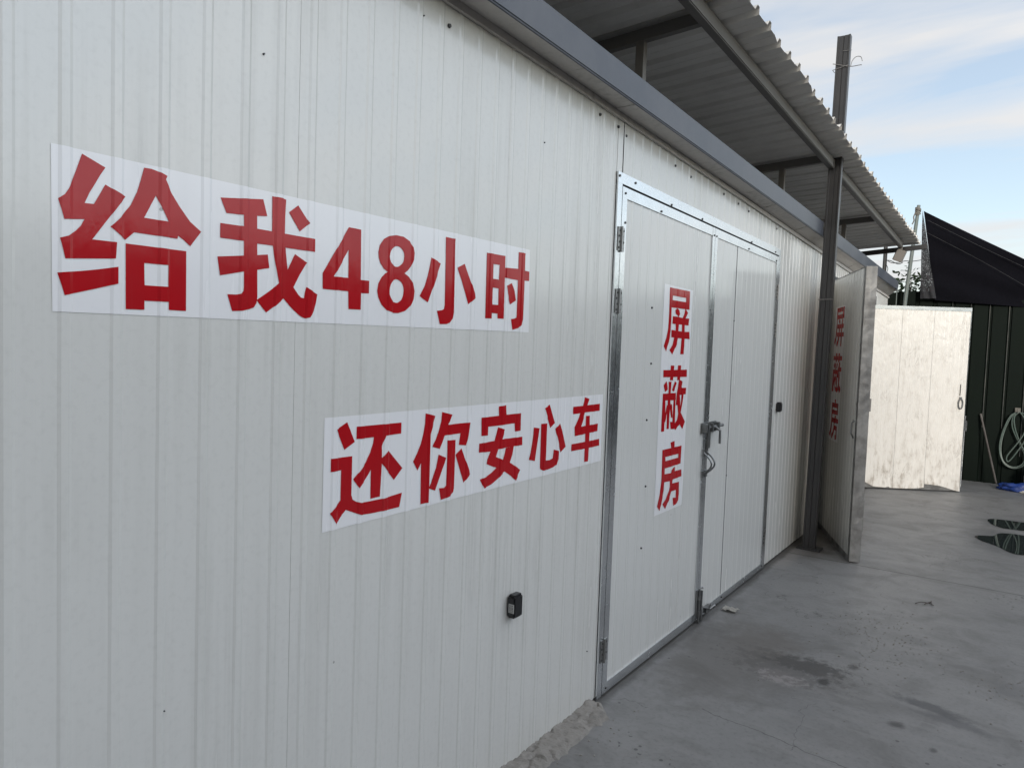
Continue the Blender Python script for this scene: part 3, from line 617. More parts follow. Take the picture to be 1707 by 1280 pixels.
SIGNS = {1:{'back':[[5830,19510],[21760,19620],[21870,16590],[5860,16380]],'chars':[[[[[6370,19440],[6800,19270],[6700,19100],[6610,18920],[6500,18710],[6420,18510],[6590,18520],[6800,18940],[7190,18780],[6960,18430],[6560,17830],[7020,17840],[7000,17510],[6070,17400],[5980,17780],[6130,17840],[6260,17950],[6350,18060],[6420,18200],[6050,18140],[5950,18510],[6060,18610],[6140,18750],[6240,19030]],[[5940,17120],[6350,17190],[6680,17260],[7050,17350],[7050,17010],[6550,16850],[6060,16700]],[[7560,19440],[7710,19450],[7900,19420],[8040,19370],[8010,19290],[8150,19030],[8330,18780],[8570,18500],[8830,18320],[8580,17970],[8420,18090],[8300,18160],[8290,18090],[7370,18090],[7190,17910],[6900,18130],[7080,18330],[7290,18620],[7420,18920],[7490,19160]],[[7200,17840],[8490,17850],[8500,16550],[8110,16550],[8110,16720],[7590,16710],[7590,16520],[7210,16510]]],[[[7810,18920],[8080,18420],[7570,18420]],[[7580,17490],[8090,17500],[8090,17040],[7590,17030]]]],[[[[9290,19160],[10400,19330],[10520,18950],[10240,18910],[9870,18870],[9440,18840]],[[9870,18890],[10240,18930],[10280,17000],[10260,16850],[10190,16740],[10060,16690],[9860,16640],[9620,16620],[9490,17000],[9730,17010],[9840,17040],[9890,17110],[9900,17220]],[[9290,18590],[9880,18610],[10660,18610],[11040,18610],[11960,18610],[11960,18280],[11060,18270],[10680,18270],[10260,18260],[9880,18270],[9290,18260]],[[9230,17830],[9890,17930],[10260,17990],[10550,18040],[10600,17720],[10270,17640],[9890,17560],[9300,17410]],[[10650,19450],[10950,19460],[11050,19440],[11030,19030],[11030,18610],[11070,18140],[11130,17730],[11310,17320],[11460,17150],[11550,17080],[11640,17070],[11660,17200],[11700,17360],[12060,17200],[12020,16980],[11950,16750],[11830,16590],[11680,16560],[11530,16610],[11340,16740],[11190,16860],[11020,17020],[10890,17280],[10860,17400],[10760,17830],[10690,18270],[10660,18610]],[[11340,18150],[11710,17980],[11500,17660],[11310,17320],[11150,17110],[11020,17020],[10800,16830],[10530,16640],[10260,16920],[10480,17070],[10690,17220],[10860,17380],[10990,17560],[11130,17740]],[[11410,19370],[11770,18980],[11470,18730],[11140,19150]]],[]],[[[[13070,19090],[13510,19090],[13540,17720],[13850,17720],[13850,17370],[13560,17360],[13560,16900],[13120,16890],[13100,17370],[12230,17360],[12220,17770]]],[[[13080,18490],[13090,17730],[12590,17720]]]],[[[[14860,19140],[15160,19140],[15420,19050],[15570,18880],[15620,18720],[15600,18520],[15500,18310],[15380,18180],[15240,18080],[15440,17990],[15590,17820],[15660,17590],[15630,17350],[15520,17140],[15310,16980],[15010,16890],[14820,16890],[14550,16950],[14350,17090],[14210,17290],[14160,17480],[14200,17690],[14320,17870],[14450,17990],[14560,18050],[14400,18120],[14260,18260],[14190,18410],[14170,18570],[14220,18770],[14370,18960],[14590,19080]]],[[[15210,18570],[15200,18480],[15170,18400],[15110,18330],[15040,18280],[14960,18240],[14870,18230],[14780,18250],[14710,18290],[14650,18340],[14610,18410],[14600,18490],[14610,18580],[14640,18660],[14690,18730],[14770,18780],[14850,18820],[14930,18830],[15020,18820],[15090,18780],[15160,18720],[15200,18650]],[[15220,17560],[15210,17460],[15180,17370],[15130,17290],[15050,17230],[14970,17190],[14890,17190],[14800,17210],[14730,17260],[14670,17330],[14630,17410],[14620,17510],[14630,17600],[14660,17690],[14710,17770],[14780,17830],[14860,17870],[14950,17870],[15030,17850],[15110,17810],[15170,17740],[15210,17650]]]],[[[[16390,18690],[16830,18550],[16680,18200],[16540,17870],[16290,17300],[15910,17460],[16130,17800],[16250,18120],[16340,18440]],[[17040,19410],[17300,19410],[17480,19410],[17470,19280],[17490,18350],[17510,17060],[17460,16860],[17370,16740],[17210,16680],[16870,16660],[16720,17070],[16950,17100],[17050,17140],[17080,17280],[17060,18660]],[[18010,18680],[18140,18460],[18430,18010],[18640,17620],[18250,17380],[18120,17650],[17870,18140],[17640,18510]]],[]],[[[[19170,19190],[20240,19210],[20260,17010],[19890,17000],[19880,17170],[19520,17170],[19520,16980],[19190,16970]],[[20190,18800],[21060,18850],[21760,18820],[21770,18480],[21000,18440],[20210,18450]],[[21040,19450],[21290,19460],[21450,19450],[21430,19300],[21450,18360],[21420,17050],[21350,16840],[21180,16720],[20810,16640],[20700,17020],[20910,17050],[21030,17090],[21050,17190],[21050,18490]],[[20680,18300],[20850,18070],[20970,17710],[20600,17530],[20480,17800],[20360,18180]]],[[[19540,18850],[19920,18860],[19900,18350],[19540,18350]],[[19540,18050],[19900,18040],[19910,17470],[19550,17460]]]]]},2:{'back':[[12390,13960],[27910,14080],[27940,11100],[12380,10870]],'chars':[[[[[13170,13800],[13460,13230],[13090,13040],[12800,13620]],[[13520,13650],[15280,13650],[15280,13320],[14650,13310],[14180,13300],[13520,13300]],[[14180,13320],[14660,13330],[14570,13160],[14500,13010],[14520,12530],[14470,11540],[14100,11530],[14090,12370],[13940,12180],[13660,11900],[13430,12180],[13680,12390],[13880,12600],[14050,12880],[14150,13130]],[[14760,12860],[15370,12270],[15020,11950],[14510,12510],[14500,12650]],[[12630,12840],[13380,12840],[13380,11750],[13430,11610],[13560,11530],[13750,11470],[14090,11460],[14630,11460],[15380,11520],[15280,11100],[14640,11090],[14110,11100],[13760,11120],[13590,11190],[13380,11280],[13190,11360],[13060,11250],[12860,11020],[12630,11350],[12820,11500],[12990,11660],[12990,12490],[12630,12480]]],[]],[[[[16330,13870],[16790,13760],[16690,13510],[16570,13190],[16570,12720],[16570,11810],[16560,11030],[16210,11030],[16190,12330],[16040,12110],[15830,12410],[15990,12640],[16150,12920],[16250,13220],[16320,13540]],[[17110,13870],[17590,13760],[17420,13440],[18540,13440],[18460,12990],[18370,12680],[17990,12730],[18060,13110],[17270,13100],[17180,12910],[17050,12690],[16680,12790],[16850,13020],[16980,13280],[17080,13570]],[[17410,12930],[17820,12910],[17820,12210],[17810,11310],[17780,11190],[17620,11080],[17430,11040],[17170,11020],[17070,11410],[17310,11390],[17410,11450],[17420,12250]],[[17000,12510],[17380,12360],[17240,12080],[16880,11360],[16540,11490],[16730,11760],[16890,12090]],[[18140,12600],[18390,12140],[18640,11670],[18300,11430],[18100,11860],[17840,12410]]],[]],[[[[19170,13560],[20180,13570],[20650,13580],[21550,13590],[21560,12940],[21200,12930],[21160,13240],[20140,13220],[19560,13220],[19560,12920],[19200,12920]],[[20150,13900],[20590,13930],[20640,13520],[20180,13510]],[[20150,13160],[20560,13050],[20400,12710],[20190,12340],[20080,12110],[19990,11750],[19500,11930],[19730,12320],[19960,12680]],[[19090,12670],[19960,12690],[20400,12710],[21690,12700],[21700,12380],[21150,12390],[20190,12370],[19780,12330],[19090,12360]],[[20660,12370],[21160,12400],[21080,12080],[20940,11810],[20770,11640],[20620,11530],[20250,11310],[19850,11150],[19430,11070],[19190,11410],[19550,11470],[19820,11560],[20130,11710],[20450,11890],[20590,12130]],[[19620,12140],[20080,12110],[20510,11950],[20940,11810],[21260,11650],[21620,11460],[21340,11090],[21030,11310],[20600,11530],[20050,11740],[19500,11930]]],[]],[[[[22430,12990],[22850,12930],[22730,12360],[22590,11680],[22180,11770],[22320,12360]],[[22950,13090],[23340,13090],[23340,11620],[23630,11600],[23880,11650],[23940,12000],[24330,11890],[24290,11580],[24160,11360],[23940,11280],[23540,11240],[23190,11240],[23020,11300],[22970,11380],[22960,12040]],[[23510,13820],[23950,13060],[23610,12880],[23400,13280],[23160,13690]],[[24340,13030],[24550,12680],[24850,12030],[24460,11830],[24240,12310],[23990,12820]]],[]],[[[[25340,13640],[26200,13650],[27630,13670],[27640,13360],[26300,13350],[25340,13330]],[[26250,14010],[26680,13920],[26530,13660],[26310,13310],[26030,12770],[27520,12800],[27510,12470],[25550,12400],[25510,12780],[25820,13130],[26110,13670]],[[26440,13200],[26770,13190],[26810,12430],[26780,11210],[26430,11220],[26440,12200]],[[25300,12080],[26450,12090],[27700,12110],[27720,11810],[26470,11790],[25280,11790]]],[]]]},3:{'back':[[33830,19520],[37780,19500],[37510,7580],[33810,7560]],'chars':[[[[[34570,19390],[37300,19410],[37340,18410],[34890,18380],[34920,17680],[34890,17090],[34710,16600],[34430,16080],[34100,16350],[34380,16780],[34570,17270],[34600,18050]],[[35610,18380],[35940,18300],[36060,18090],[35860,17930],[35460,18100],[35400,18270]],[[36740,18460],[37160,18230],[36840,17900],[36440,17880],[36610,18170]],[[35100,17930],[35670,17940],[36510,17910],[37370,17930],[37310,17540],[36350,17550],[35090,17540]],[[35520,17560],[35960,17570],[35920,17110],[35570,17120]],[[36390,17580],[36770,17570],[36800,17140],[36410,17120]],[[35000,17220],[35880,17190],[36800,17180],[37470,17210],[37520,16810],[36450,16810],[35020,16830]],[[35420,16870],[35920,16860],[35780,16480],[35250,15930],[34850,16160],[35220,16420]],[[36410,16850],[36840,16840],[36810,15970],[36330,15960]]],[[[35000,19000],[36810,19010],[36800,18780],[34980,18770]]]],[[[[34210,15120],[35170,15120],[37380,15130],[37410,14730],[34230,14750]],[[35130,15360],[35590,15350],[35520,14570],[35120,14580]],[[36090,15360],[36530,15360],[36480,14570],[36070,14560]],[[34650,14530],[34870,14110],[34530,13980],[34320,14330]],[[35730,14530],[36030,14420],[35670,13960],[35440,14050]],[[34960,14510],[35330,14500],[35280,13840],[35000,13850]],[[34270,13900],[35990,13890],[36020,13510],[35600,13510],[34330,13540]],[[34280,13880],[34600,13870],[34650,13100],[34630,11920],[34260,11920]],[[35680,13570],[35970,13560],[36040,12240],[35910,11950],[35500,11970],[35370,12370],[35660,12350],[35660,12720]],[[34920,13860],[35280,13840],[35320,13260],[35250,12750],[35250,12000],[34950,12010],[34930,12760],[34950,13280]],[[34830,13300],[35110,13200],[34690,12390],[34480,12500]],[[35380,13350],[35550,13250],[35630,12560],[35470,12600],[35260,13130]],[[36350,14600],[36830,14480],[36740,14140],[37400,14130],[37370,13770],[37090,13770],[36970,13320],[36780,12790],[37450,12250],[37110,11860],[36680,12160],[36130,11870],[35770,12090],[36310,12420],[36430,12740],[36260,13220],[36050,13230],[36100,13820],[36230,14210]]],[[[36530,13750],[36790,13760],[36650,13130]]]],[[[[35570,11250],[36120,11290],[36140,10900],[35650,10900]],[[34550,10950],[35650,10940],[36140,10950],[37130,10950],[37100,9950],[34970,9920],[34980,9240],[34950,8750],[34780,8320],[34540,7730],[34170,8020],[34460,8610],[34590,9320],[34570,10190]],[[36310,9870],[36360,9590],[35850,9550],[35880,9720],[36090,9820]],[[34930,9620],[35850,9580],[36380,9620],[37260,9610],[37310,9220],[36120,9190],[35680,9160],[34900,9190]],[[35670,9210],[36110,9230],[36050,8980],[36010,8600],[35710,8140],[35250,7710],[34860,8030],[35260,8240],[35570,8550],[35700,8850]],[[36010,8970],[36100,8980],[37010,8950],[37050,8260],[37020,7940],[36830,7780],[36340,7710],[36220,8170],[36590,8130],[36570,8550],[35970,8560]]],[[[34980,10530],[36680,10530],[36690,10320],[35000,10310]]]]]}}
# ------------------------------------------------------------------ signs
def sc(P): return [(y / 1e4, z / 1e4) for y, z in P]
def backing(corn, n=1):
    return [sc(corn)]
def sign(sid, name, label, pr, off, group=None):
    d = SIGNS[sid]; c = sc(d['back'])
    t = thing(name, label, 'sign', (0, c[3][0], c[3][1]))
    bk = drape('backing', [c], [], pr, off + 0.0011, M_stick, t)
    bk.location = (0, -c[3][0], -c[3][1])
    for P, H in d['chars']:
        o = drape('character', [sc(p) for p in P], [sc(h) for h in H], pr, off + 0.0022, M_red, t); o.location = bk.location
    return t
sign(1, 'wall_sign', 'large upper white strip sticker with six red characters including 48, on the ribbed wall', WALLP, 0.0)
sign(2, 'wall_sign', 'lower white strip sticker with five red characters, on the wall left of the door frame', WALLP, 0.0)
sign(3, 'door_sign', 'vertical white sticker with three red characters on the closed near door', LEAFP, 0.006)
# the same sign on the folded-back leaf
t = thing('door_sign', 'vertical three-character red sticker in shadow on the open leaf behind the post', 'sign')
t.matrix_world = mA
du, dz = -3.383 + 0.285, 0.115
shift = lambda P: [(a + du, b + dz) for a, b in sc(P)]
drape('backing', [shift(SIGNS[3]['back'])], [], LEAFP, 0.0011, M_stick, t)
for P, H in SIGNS[3]['chars']: drape('character', [shift(p) for p in P], [shift(h) for h in H], LEAFP, 0.0022, M_red, t)

# ------------------------------------------------------------------ black boxes on the wall
def wall_box(y, z, w, h, d, label, lab):
    t = thing('wall_box', label, 'box', (0.003, y, z), 'small black boxes on the wall')
    bm = bmesh.new(); box(bm, 0.0, d, -w / 2, w / 2, -h / 2, h / 2, 0.006); meshobj('case', bm, M_black, t)
    bm = bmesh.new(); box(bm, 0.006, d - 0.004, -w / 2 + 0.006, w / 2 - 0.006, h / 2 - 0.001, h / 2 + 0.004, 0.002); meshobj('lid', bm, M_black, t)
    if lab:
        lb = None
        bm = bmesh.new(); box(bm, d * 0.28, d * 0.93, -w / 2 - 0.0012, -w / 2 + 0.001, -h * 0.24, h * 0.16); lb = meshobj('label', bm, M_label, t)
        bm = bmesh.new()
        for k in range(3):
            x = d * (0.42 + 0.17 * k)
            for j in range(5):
                z0 = -h * 0.2 + h * 0.068 * j; box(bm, x, x + d * 0.055, -w / 2 - 0.0022, -w / 2 - 0.0005, z0, z0 + h * (0.03 + 0.02 * ((j * 7 + k * 3) % 3) / 2))
        meshobj('print', bm, M_ink, lb)
    return t
wall_box(2.132, 0.643, 0.056, 0.083, 0.036, 'black box with a white printed label, low on the wall left of the near door', True)
wall_box(5.60, 1.216, 0.062, 0.07, 0.034, 'plain black box on the wall between the near door and the post', False)

# ------------------------------------------------------------------ canopy
can = thing('canopy', 'steel lean-to canopy of grey ribbed roof sheet on dark tube framing along the eave', 'canopy', (0.18, 6.26, 0))
off = Vector((0.18, 6.26, 0))
def cobj(name, bm, mt, smooth=False):
    o = meshobj(name, bm, mt, can, smooth); o.location = -off; return o
pz = lambda y: 3.199 - 0.018 * (y - 3.1)                  # purlin underside
def sheet_z(x, y): return pz(y) + 0.079 + 0.05 * (x - 0.16)
PT = 0.2
def roof_sheet(y0, y1, x0, x1, dz=0.0):
    bm = bmesh.new(); ys = []; k = math.floor(y0 / PT) * PT
    while k < y1 + 0.01:
        for s, h in ((0.0, 0.0), (0.055, 0.0), (0.06, 0.004), (0.065, 0.0), (0.128, 0.0), (0.146, 0.026), (0.176, 0.026), (0.194, 0.0)):
            if y0 <= k + s <= y1: ys.append((k + s, h))
        k += PT
    rn = random.Random(int(y0 * 10)); nx = 9; rows = []
    wave = {}
    for y, h in ys:
        kk = round(y / PT)
        if kk not in wave: wave[kk] = rn.uniform(-0.004, 0.004)
        row = []
        for i in range(nx):
            x = lerp(x0, x1 + wave[kk] + 0.006 * (h > 0.02), i / (nx - 1)); sag = 0.004 * math.sin(y * 1.3 + i) + (0.01 * wave[kk] / 0.004) * (i == nx - 1)
            row.append(bm.verts.new((x, y, sheet_z(x, y) + h + sag + dz)))
        rows.append(row)
    for A, B in zip(rows, rows[1:]):
        for i in range(nx - 1): bm.faces.new((A[i], A[i + 1], B[i + 1], B[i]))
    geo = bmesh.ops.duplicate(bm, geom=bm.verts[:] + bm.edges[:] + bm.faces[:])['geom']
    for v in geo:
        if isinstance(v, bmesh.types.BMVert): v.co.z += 0.003
    return cobj('roof_sheet', bm, M_sheet)
roof_sheet(-4.0, 3.52, -2.2, 0.345, 0.006)
roof_sheet(3.3, 6.75, -2.2, 0.35); roof_sheet(6.56, 10.82, -2.2, 0.345, 0.008)
def sheet_end(): pass
for a, b in ((-3.9, 6.20), (6.202, 10.42)):
    bm = bmesh.new(); w = 0.03
    hexa(bm, [(0.135, a, pz(a)), (0.185, a, pz(a)), (0.185, b, pz(b)), (0.135, b, pz(b)), (0.135, a, pz(a) + 0.075), (0.185, a, pz(a) + 0.075), (0.185, b, pz(b) + 0.075), (0.135, b, pz(b) + 0.075)])
    bmesh.ops.bevel(bm, geom=bm.edges[:], offset=0.005, segments=2, affect='EDGES'); cobj('purlin', bm, M_frame)
for y in (-2.2, 0.6, 3.377, 6.05, 8.592):
    bm = bmesh.new(); x0, x1 = -2.1, 0.133
    z0, z1 = pz(y) - 0.075, pz(y) + 0.005
    hexa(bm, [(x0, y - 0.02, z0 - 0.03), (x1, y - 0.02, z1 - 0.0), (x1, y + 0.02, z1), (x0, y + 0.02, z0 - 0.03), (x0, y - 0.02, z0 + 0.03), (x1, y - 0.02, z1 + 0.06), (x1, y + 0.02, z1 + 0.06), (x0, y + 0.02, z0 + 0.03)])
    cobj('rafter', bm, M_frame)
    bm = bmesh.new(); xs = -0.175; box(bm, xs - 0.022, xs + 0.022, y - 0.018, y + 0.022, zbm(y) + 0.1, pz(y) - 0.004); cobj('strut', bm, M_frame)
bm = bmesh.new(); bar(bm, (-2.1, 10.62, 2.90), (0.44, 10.62, pz(10.6) + 0.03), 0.04, 0.06); cobj('rafter', bm, M_post)
# inner purlins above the shed roof
for x in (-1.1, -2.0):
    bm = bmesh.new(); bar(bm, (x, -3.9, sheet_z(x, -3.9) - 0.03), (x, 10.7, sheet_z(x, 10.7) - 0.03), 0.05, 0.05); cobj('purlin', bm, M_frame)
bm = bmesh.new(); box(bm, -2.27, -2.24, -3.9, 10.6, 2.6, 3.35); cobj('back_sheet', bm, M_sheet)
# the posts: C-section, one runs on up through the sheet
def cpost(y, ztop, xb=0.0, lean=0.0):
    bm = bmesh.new(); w, d, t, lip = 0.098, 0.06, 0.003, 0.014
    prof = [(-w / 2, d / 2 - lip), (-w / 2, d / 2 ), (w / 2, d / 2), (w / 2, -d / 2), (-w / 2, -d / 2), (-w / 2, -d / 2 + lip)]
    rows = []; nz = 16
    for k in range(nz + 1):
        z = lerp(0, ztop, k / nz); x = lerp(0.151, 0.188, min(z / 3.1, 1.4)) + xb
        rows.append([bm.verts.new((x + a, y + b, z)) for a, b in ((-w / 2, -d / 2), (-w / 2 + 0.012, -d / 2), (-w / 2 + 0.016, -d / 2 + 0.006), (-0.004, -d / 2 + 0.006), (0, -d / 2 + 0.011), (0.004, -d / 2 + 0.006), (w / 2 - 0.016, -d / 2 + 0.006), (w / 2 - 0.012, -d / 2), (w / 2, -d / 2), (w / 2, d / 2), (-w / 2, d / 2))])
    for A, B in zip(rows, rows[1:]):
        for k in range(len(A)): bm.faces.new((A[k], A[(k + 1) % len(A)], B[(k + 1) % len(A)], B[k]))
    bm.faces.new(rows[-1]); bm.faces.new(list(reversed(rows[0])))
    return cobj('post', bm, M_post)
post = cpost(6.262, 4.195)
bm = bmesh.new()
for k, z in enumerate((2.085, 2.079, 2.073)):
    pts = [(0.122, 6.228, z), (0.225, 6.2285, z + 0.004), (0.2265, 6.295, z), (0.122, 6.296, z)]
    if k < 2: tube(bm, pts, 0.0022, 6, closed=True)
o = meshobj('wire_tie', bm, M_wire, post)
bm = bmesh.new(); zt = 3.94
tube(bm, [(0.13, 6.228, zt - 0.01), (0.245, 6.229, zt + 0.012), (0.246, 6.296, zt), (0.13, 6.297, zt - 0.006)], 0.003, 6, closed=True)
tube(bm, [(0.13, 6.226, zt + 0.04), (0.245, 6.227, zt + 0.0)], 0.003, 6)
tube(bm, smooth_path([(0.246, 6.24, zt + 0.005), (0.275, 6.235, zt - 0.004), (0.33, 6.23, zt - 0.006), (0.345, 6.23, zt - 0.008)], 4), 0.003, 6)
tube(bm, smooth_path([(0.262, 6.24, zt), (0.272, 6.236, zt + 0.04), (0.30, 6.23, zt + 0.064), (0.335, 6.225, zt + 0.055), (0.348, 6.225, zt + 0.02)], 5), 0.0028, 6)
tube(bm, [(0.20, 6.226, zt + 0.13), (0.265, 6.226, zt + 0.122)], 0.002, 6)
meshobj('wire_tie', bm, M_wire, post)
bm = bmesh.new(); box(bm, 0.06, 0.25, 6.2, 6.33, 0.0, 0.016, 0.004); meshobj('base_plate', bm, M_post, post)
bm = bmesh.new(); box(bm, 0.11, 0.135, 6.215, 6.232, 2.66, 2.70); meshobj('bracket', bm, M_screw, post)
# grey box fixture hanging at the end of the purlin
t = thing('fixture', 'small tilted pale box fixture hanging from the far end of the canopy', 'fixture', (0.16, 10.47, 3.05))
bm = bmesh.new(); box(bm, -0.03, 0.075, -0.05, 0.05, -0.15, 0.0, 0.005); ob = meshobj('housing', bm, M_box, t); ob.rotation_euler = (R(6), R(22), 0)
bm = bmesh.new(); box(bm, -0.036, -0.0302, -0.045, 0.045, -0.145, -0.005); ob2 = meshobj('side_plate', bm, M_black, t); ob2.rotation_euler = ob.rotation_euler
bm = bmesh.new(); box(bm, -0.01, 0.02, -0.03, 0.03, -0.01, 0.05); meshobj('bracket', bm, M_frame, t)

# ------------------------------------------------------------------ yard fences of dark green sheet
def fence(label, p0, p1, h, seam, group=None):
    p0, p1 = Vector((*p0, 0)), Vector((*p1, 0)); L = (p1 - p0).length; d = (p1 - p0) / L
    t = thing('sheet_fence', label, 'fence', p0, None, math.atan2(d.y, d.x))
    bm = bmesh.new(); us = []; k = 0.0
    while k < L:
        for s, dd in ((0.0, 0.0), (0.075, 0.0), (0.085, 0.018), (0.12, 0.018), (0.13, 0.0)): us.append((k + s, dd))
        k += 0.216
    rows = [[bm.verts.new((a, b + q, z)) for q, z in ((0, 0), (0, h + 0.012 * math.sin(a * 7)), (0.003, h + 0.012 * math.sin(a * 7)), (0.003, 0))] for a, b in us if a <= L]
    for A, B in zip(rows, rows[1:]):
        for q in range(4): bm.faces.new((A[q], B[q], B[(q + 1) % 4], A[(q + 1) % 4]))
    meshobj('sheet', bm, M_fence, t)
    k = seam
    while k < L:
        bm = bmesh.new(); box(bm, k, k + 0.009, -0.012, -0.003, 0.75 if (int(k * 10) % 3) else 0.4, h - 0.02); meshobj('seam_strip', bm, M_fseam, t); k += 0.216
    for z in (0.5, 1.3, 2.2):
        bm = bmesh.new(); box(bm, 0, L, 0.02, 0.06, z, z + 0.05); meshobj('rail', bm, M_fseam, t)
    return t
fence('dark green ribbed sheet fence closing the far end of the yard', (-0.9, 11.5), (6.5, 11.5), 2.585, 1.82 - 0.216 * 1)
fence('dark green ribbed sheet fence along the far side of the yard', (6.5, 11.4), (6.5, -7.95), 2.7, 0.5)

# shade net strung over the end fence, and its pole
t = thing('shade_net', 'large black shade net pulled up to a pole above the end fence', 'net', (0.28, 11.35, 2.5))
def net(name, A, B, C, mt, n=14, sag=0.05, seedv=1):
    bm = bmesh.new(); A, B, C = map(Vector, (A, B, C)); grid = {}
    for i in range(n + 1):
        for j in range(n + 1 - i):
            a, b = i / n, j / n; c = 1 - a - b; p = A * c + B * a + C * b
            p = p + Vector((0, 0.03 * math.sin(a * 9 + b * 21) * (0.3 + a) * (1 - a * 0.5) - sag * 4 * a * c, -sag * 4 * a * c)); grid[i, j] = bm.verts.new(p)
    for i in range(n):
        for j in range(n - i):
            bm.faces.new((grid[i, j], grid[i + 1, j], grid[i, j + 1]))
            if i + j < n - 1: bm.faces.new((grid[i + 1, j], grid[i + 1, j + 1], grid[i, j + 1]))
    o = meshobj(name, bm, mt, t, True); o.location = -Vector((0.28, 11.35, 2.5)); return o
net('net_panel', (0.30, 11.36, 3.69), (2.75, 11.6, 2.25), (0.50, 11.40, 2.46), M_net, 16, 0.012)
net('net_panel', (0.30, 11.37, 3.69), (2.75, 11.62, 2.25), (0.9, 14.5, 2.7), M_net, 12, 0.03)
net('net_flap', (0.285, 11.35, 3.70), (0.515, 11.365, 2.48), (0.325, 11.36, 2.48), M_net2, 12, 0.0)
bm = bmesh.new()
for pts in ([(0.33, 11.30, 3.40), (1.0, 11.37, 2.98), (1.55, 11.40, 2.60)], [(0.36, 11.30, 3.55), (1.1, 11.38, 3.10), (2.1, 11.46, 2.52)]): tube(bm, smooth_path(pts, 6), 0.0025, 6)
o = meshobj('net_cord', bm, M_rubber, t); o.location = -Vector((0.28, 11.35, 2.5))
t = thing('net_pole', 'leaning grey-green pole with a rope knot holding up the shade net', 'pole', (0.03, 11.28, 0))
bm = bmesh.new(); tube(bm, [(0, 0, 0), (0.125, 0, 2.5), (0.215, 0.0, 3.76)], [0.03, 0.026, 0.022], 10); meshobj('shaft', bm, M_pole, t)
bm = bmesh.new()
for k in range(5): tube(bm, [(0.209 + 0.03 * math.cos(a), 0.03 * math.sin(a), 3.64 + k * 0.018 + 0.012 * math.sin(a + k)) for a in [q * math.pi / 6 for q in range(12)]], 0.010, 6, closed=True)
tube(bm, smooth_path([(0.185, -0.02, 3.66), (0.165, -0.03, 3.6), (0.17, -0.02, 3.55), (0.15, -0.02, 3.5)], 4), 0.009, 6)
meshobj('rope_knot', bm, M_rope, t)
t = thing('utility_pole', 'dark pole with wires seen between the canopy end and the shed eave', 'pole', (-0.24, 11.95, 0))
bm = bmesh.new(); tube(bm, [(0, 0, 0), (0.012, 0, 3.6)], 0.028, 10); meshobj('shaft', bm, M_rubber, t)
bm = bmesh.new(); tube(bm, smooth_path([(0.02, -0.02, 3.12), (0.1, -0.05, 3.06), (0.2, -0.1, 3.05), (0.3, -0.15, 3.065), (0.4, -0.2, 3.05), (0.6, -0.25, 3.07)], 5), 0.005, 6); tube(bm, smooth_path([(0.02, -0.02, 3.06), (0.06, -0.03, 2.98), (0.05, -0.03, 2.9), (0.09, -0.03, 2.8)], 4), 0.005, 6)
tube(bm, smooth_path([(0.02, -0.02, 3.1), (0.09, -0.04, 3.09), (0.2, -0.1, 3.03), (0.26, -0.1, 3.05)], 4), 0.006, 6)
meshobj('wire', bm, M_rubber, t)
t = tag(None or (lambda: (lambda bm: (tube(bm, [(0.052, 11.2, 0.0), (0.051, 11.2, 2.72)], 0.006, 8), meshobj('rod', bm, M_pole))[1])(bmesh.new()))(), 'thin pale rod standing behind the bright open door', 'rod')

# things by the end fence
bm = bmesh.new(); rnd = random.Random(4)
for q in range(3):
    d = q * 0.014
    pts = [(1.535, 11.45, 0.985), (1.46 - d, 11.44 - d, 0.93), (1.39 - d, 11.44 - d, 0.72), (1.365 - d, 11.43 - d, 0.50), (1.40, 11.42 - d, 0.33 - d), (1.50, 11.42, 0.26 - d), (1.60 + d, 11.42, 0.30 - d), (1.63 + d, 11.41 - d, 0.42), (1.55 + d, 11.43 - d, 0.60), (1.475 + d * 2, 11.44 - d, 0.78), (1.475 + d, 11.45 - d, 0.92)]
    if q == 2: pts = [(1.545, 11.45, 0.985), (1.60, 11.43, 0.90), (1.61, 11.41, 0.74), (1.54, 11.40, 0.58), (1.44, 11.40, 0.40), (1.46, 11.40, 0.33), (1.56, 11.40, 0.50), (1.63, 11.40, 0.68), (1.62, 11.42, 0.93)]
    tube(bm, smooth_path(pts + pts[:1], 7)[:-1], 0.0075, 6, closed=True)
o = meshobj('hose', bm, M_hose); tag(o, 'pale green hose coiled in a figure eight, hanging on the end fence', 'hose')
t = thing('hook', 'small rusty hook holding the coiled hose on the end fence', 'hook', (1.52, 11.47, 1.0))
bm = bmesh.new(); box(bm, -0.03, 0.03, -0.008, 0.02, -0.03, 0.04); meshobj('plate', bm, M_rope, t)
bm = bmesh.new(); tube(bm, smooth_path([(0, 0, 0), (0, -0.06, -0.02), (0, -0.075, 0.02)], 4), 0.008, 6); meshobj('prong', bm, M_rope, t)
bm = bmesh.new(); tube(bm, [(1.345, 11.20, 0.05), (1.115, 11.46, 0.93)], 0.012, 8); o = meshobj('stick', bm, M_wood); tag(o, 'thin dark stick leaning on the end fence beside the hose', 'stick')
def heap(name, cx, cy, rx, ry, h, mt, label, cat, seed, n=22):
    bm = bmesh.new(); rnd = random.Random(seed); bmesh.ops.create_icosphere(bm, subdivisions=4, radius=1.0)
    from mathutils import noise as mn
    for v in bm.verts:
        p = v.co.copy(); k = 1 + 0.28 * mn.noise(p * 1.7 + Vector((seed, 0, 0))) + 0.2 * mn.noise(p * 4.1 + Vector((0, seed, 0))) + 0.08 * mn.noise(p * 9)
        v.co = Vector((cx + p.x * rx * k, cy + p.y * ry * k, max(0.002, h * 0.5 * (1 + p.z * k) * (0.9 + 0.2 * mn.noise(p * 3)) - h * 0.12)))
    o = meshobj(name, bm, mt, None, True); return tag(o, label, cat)
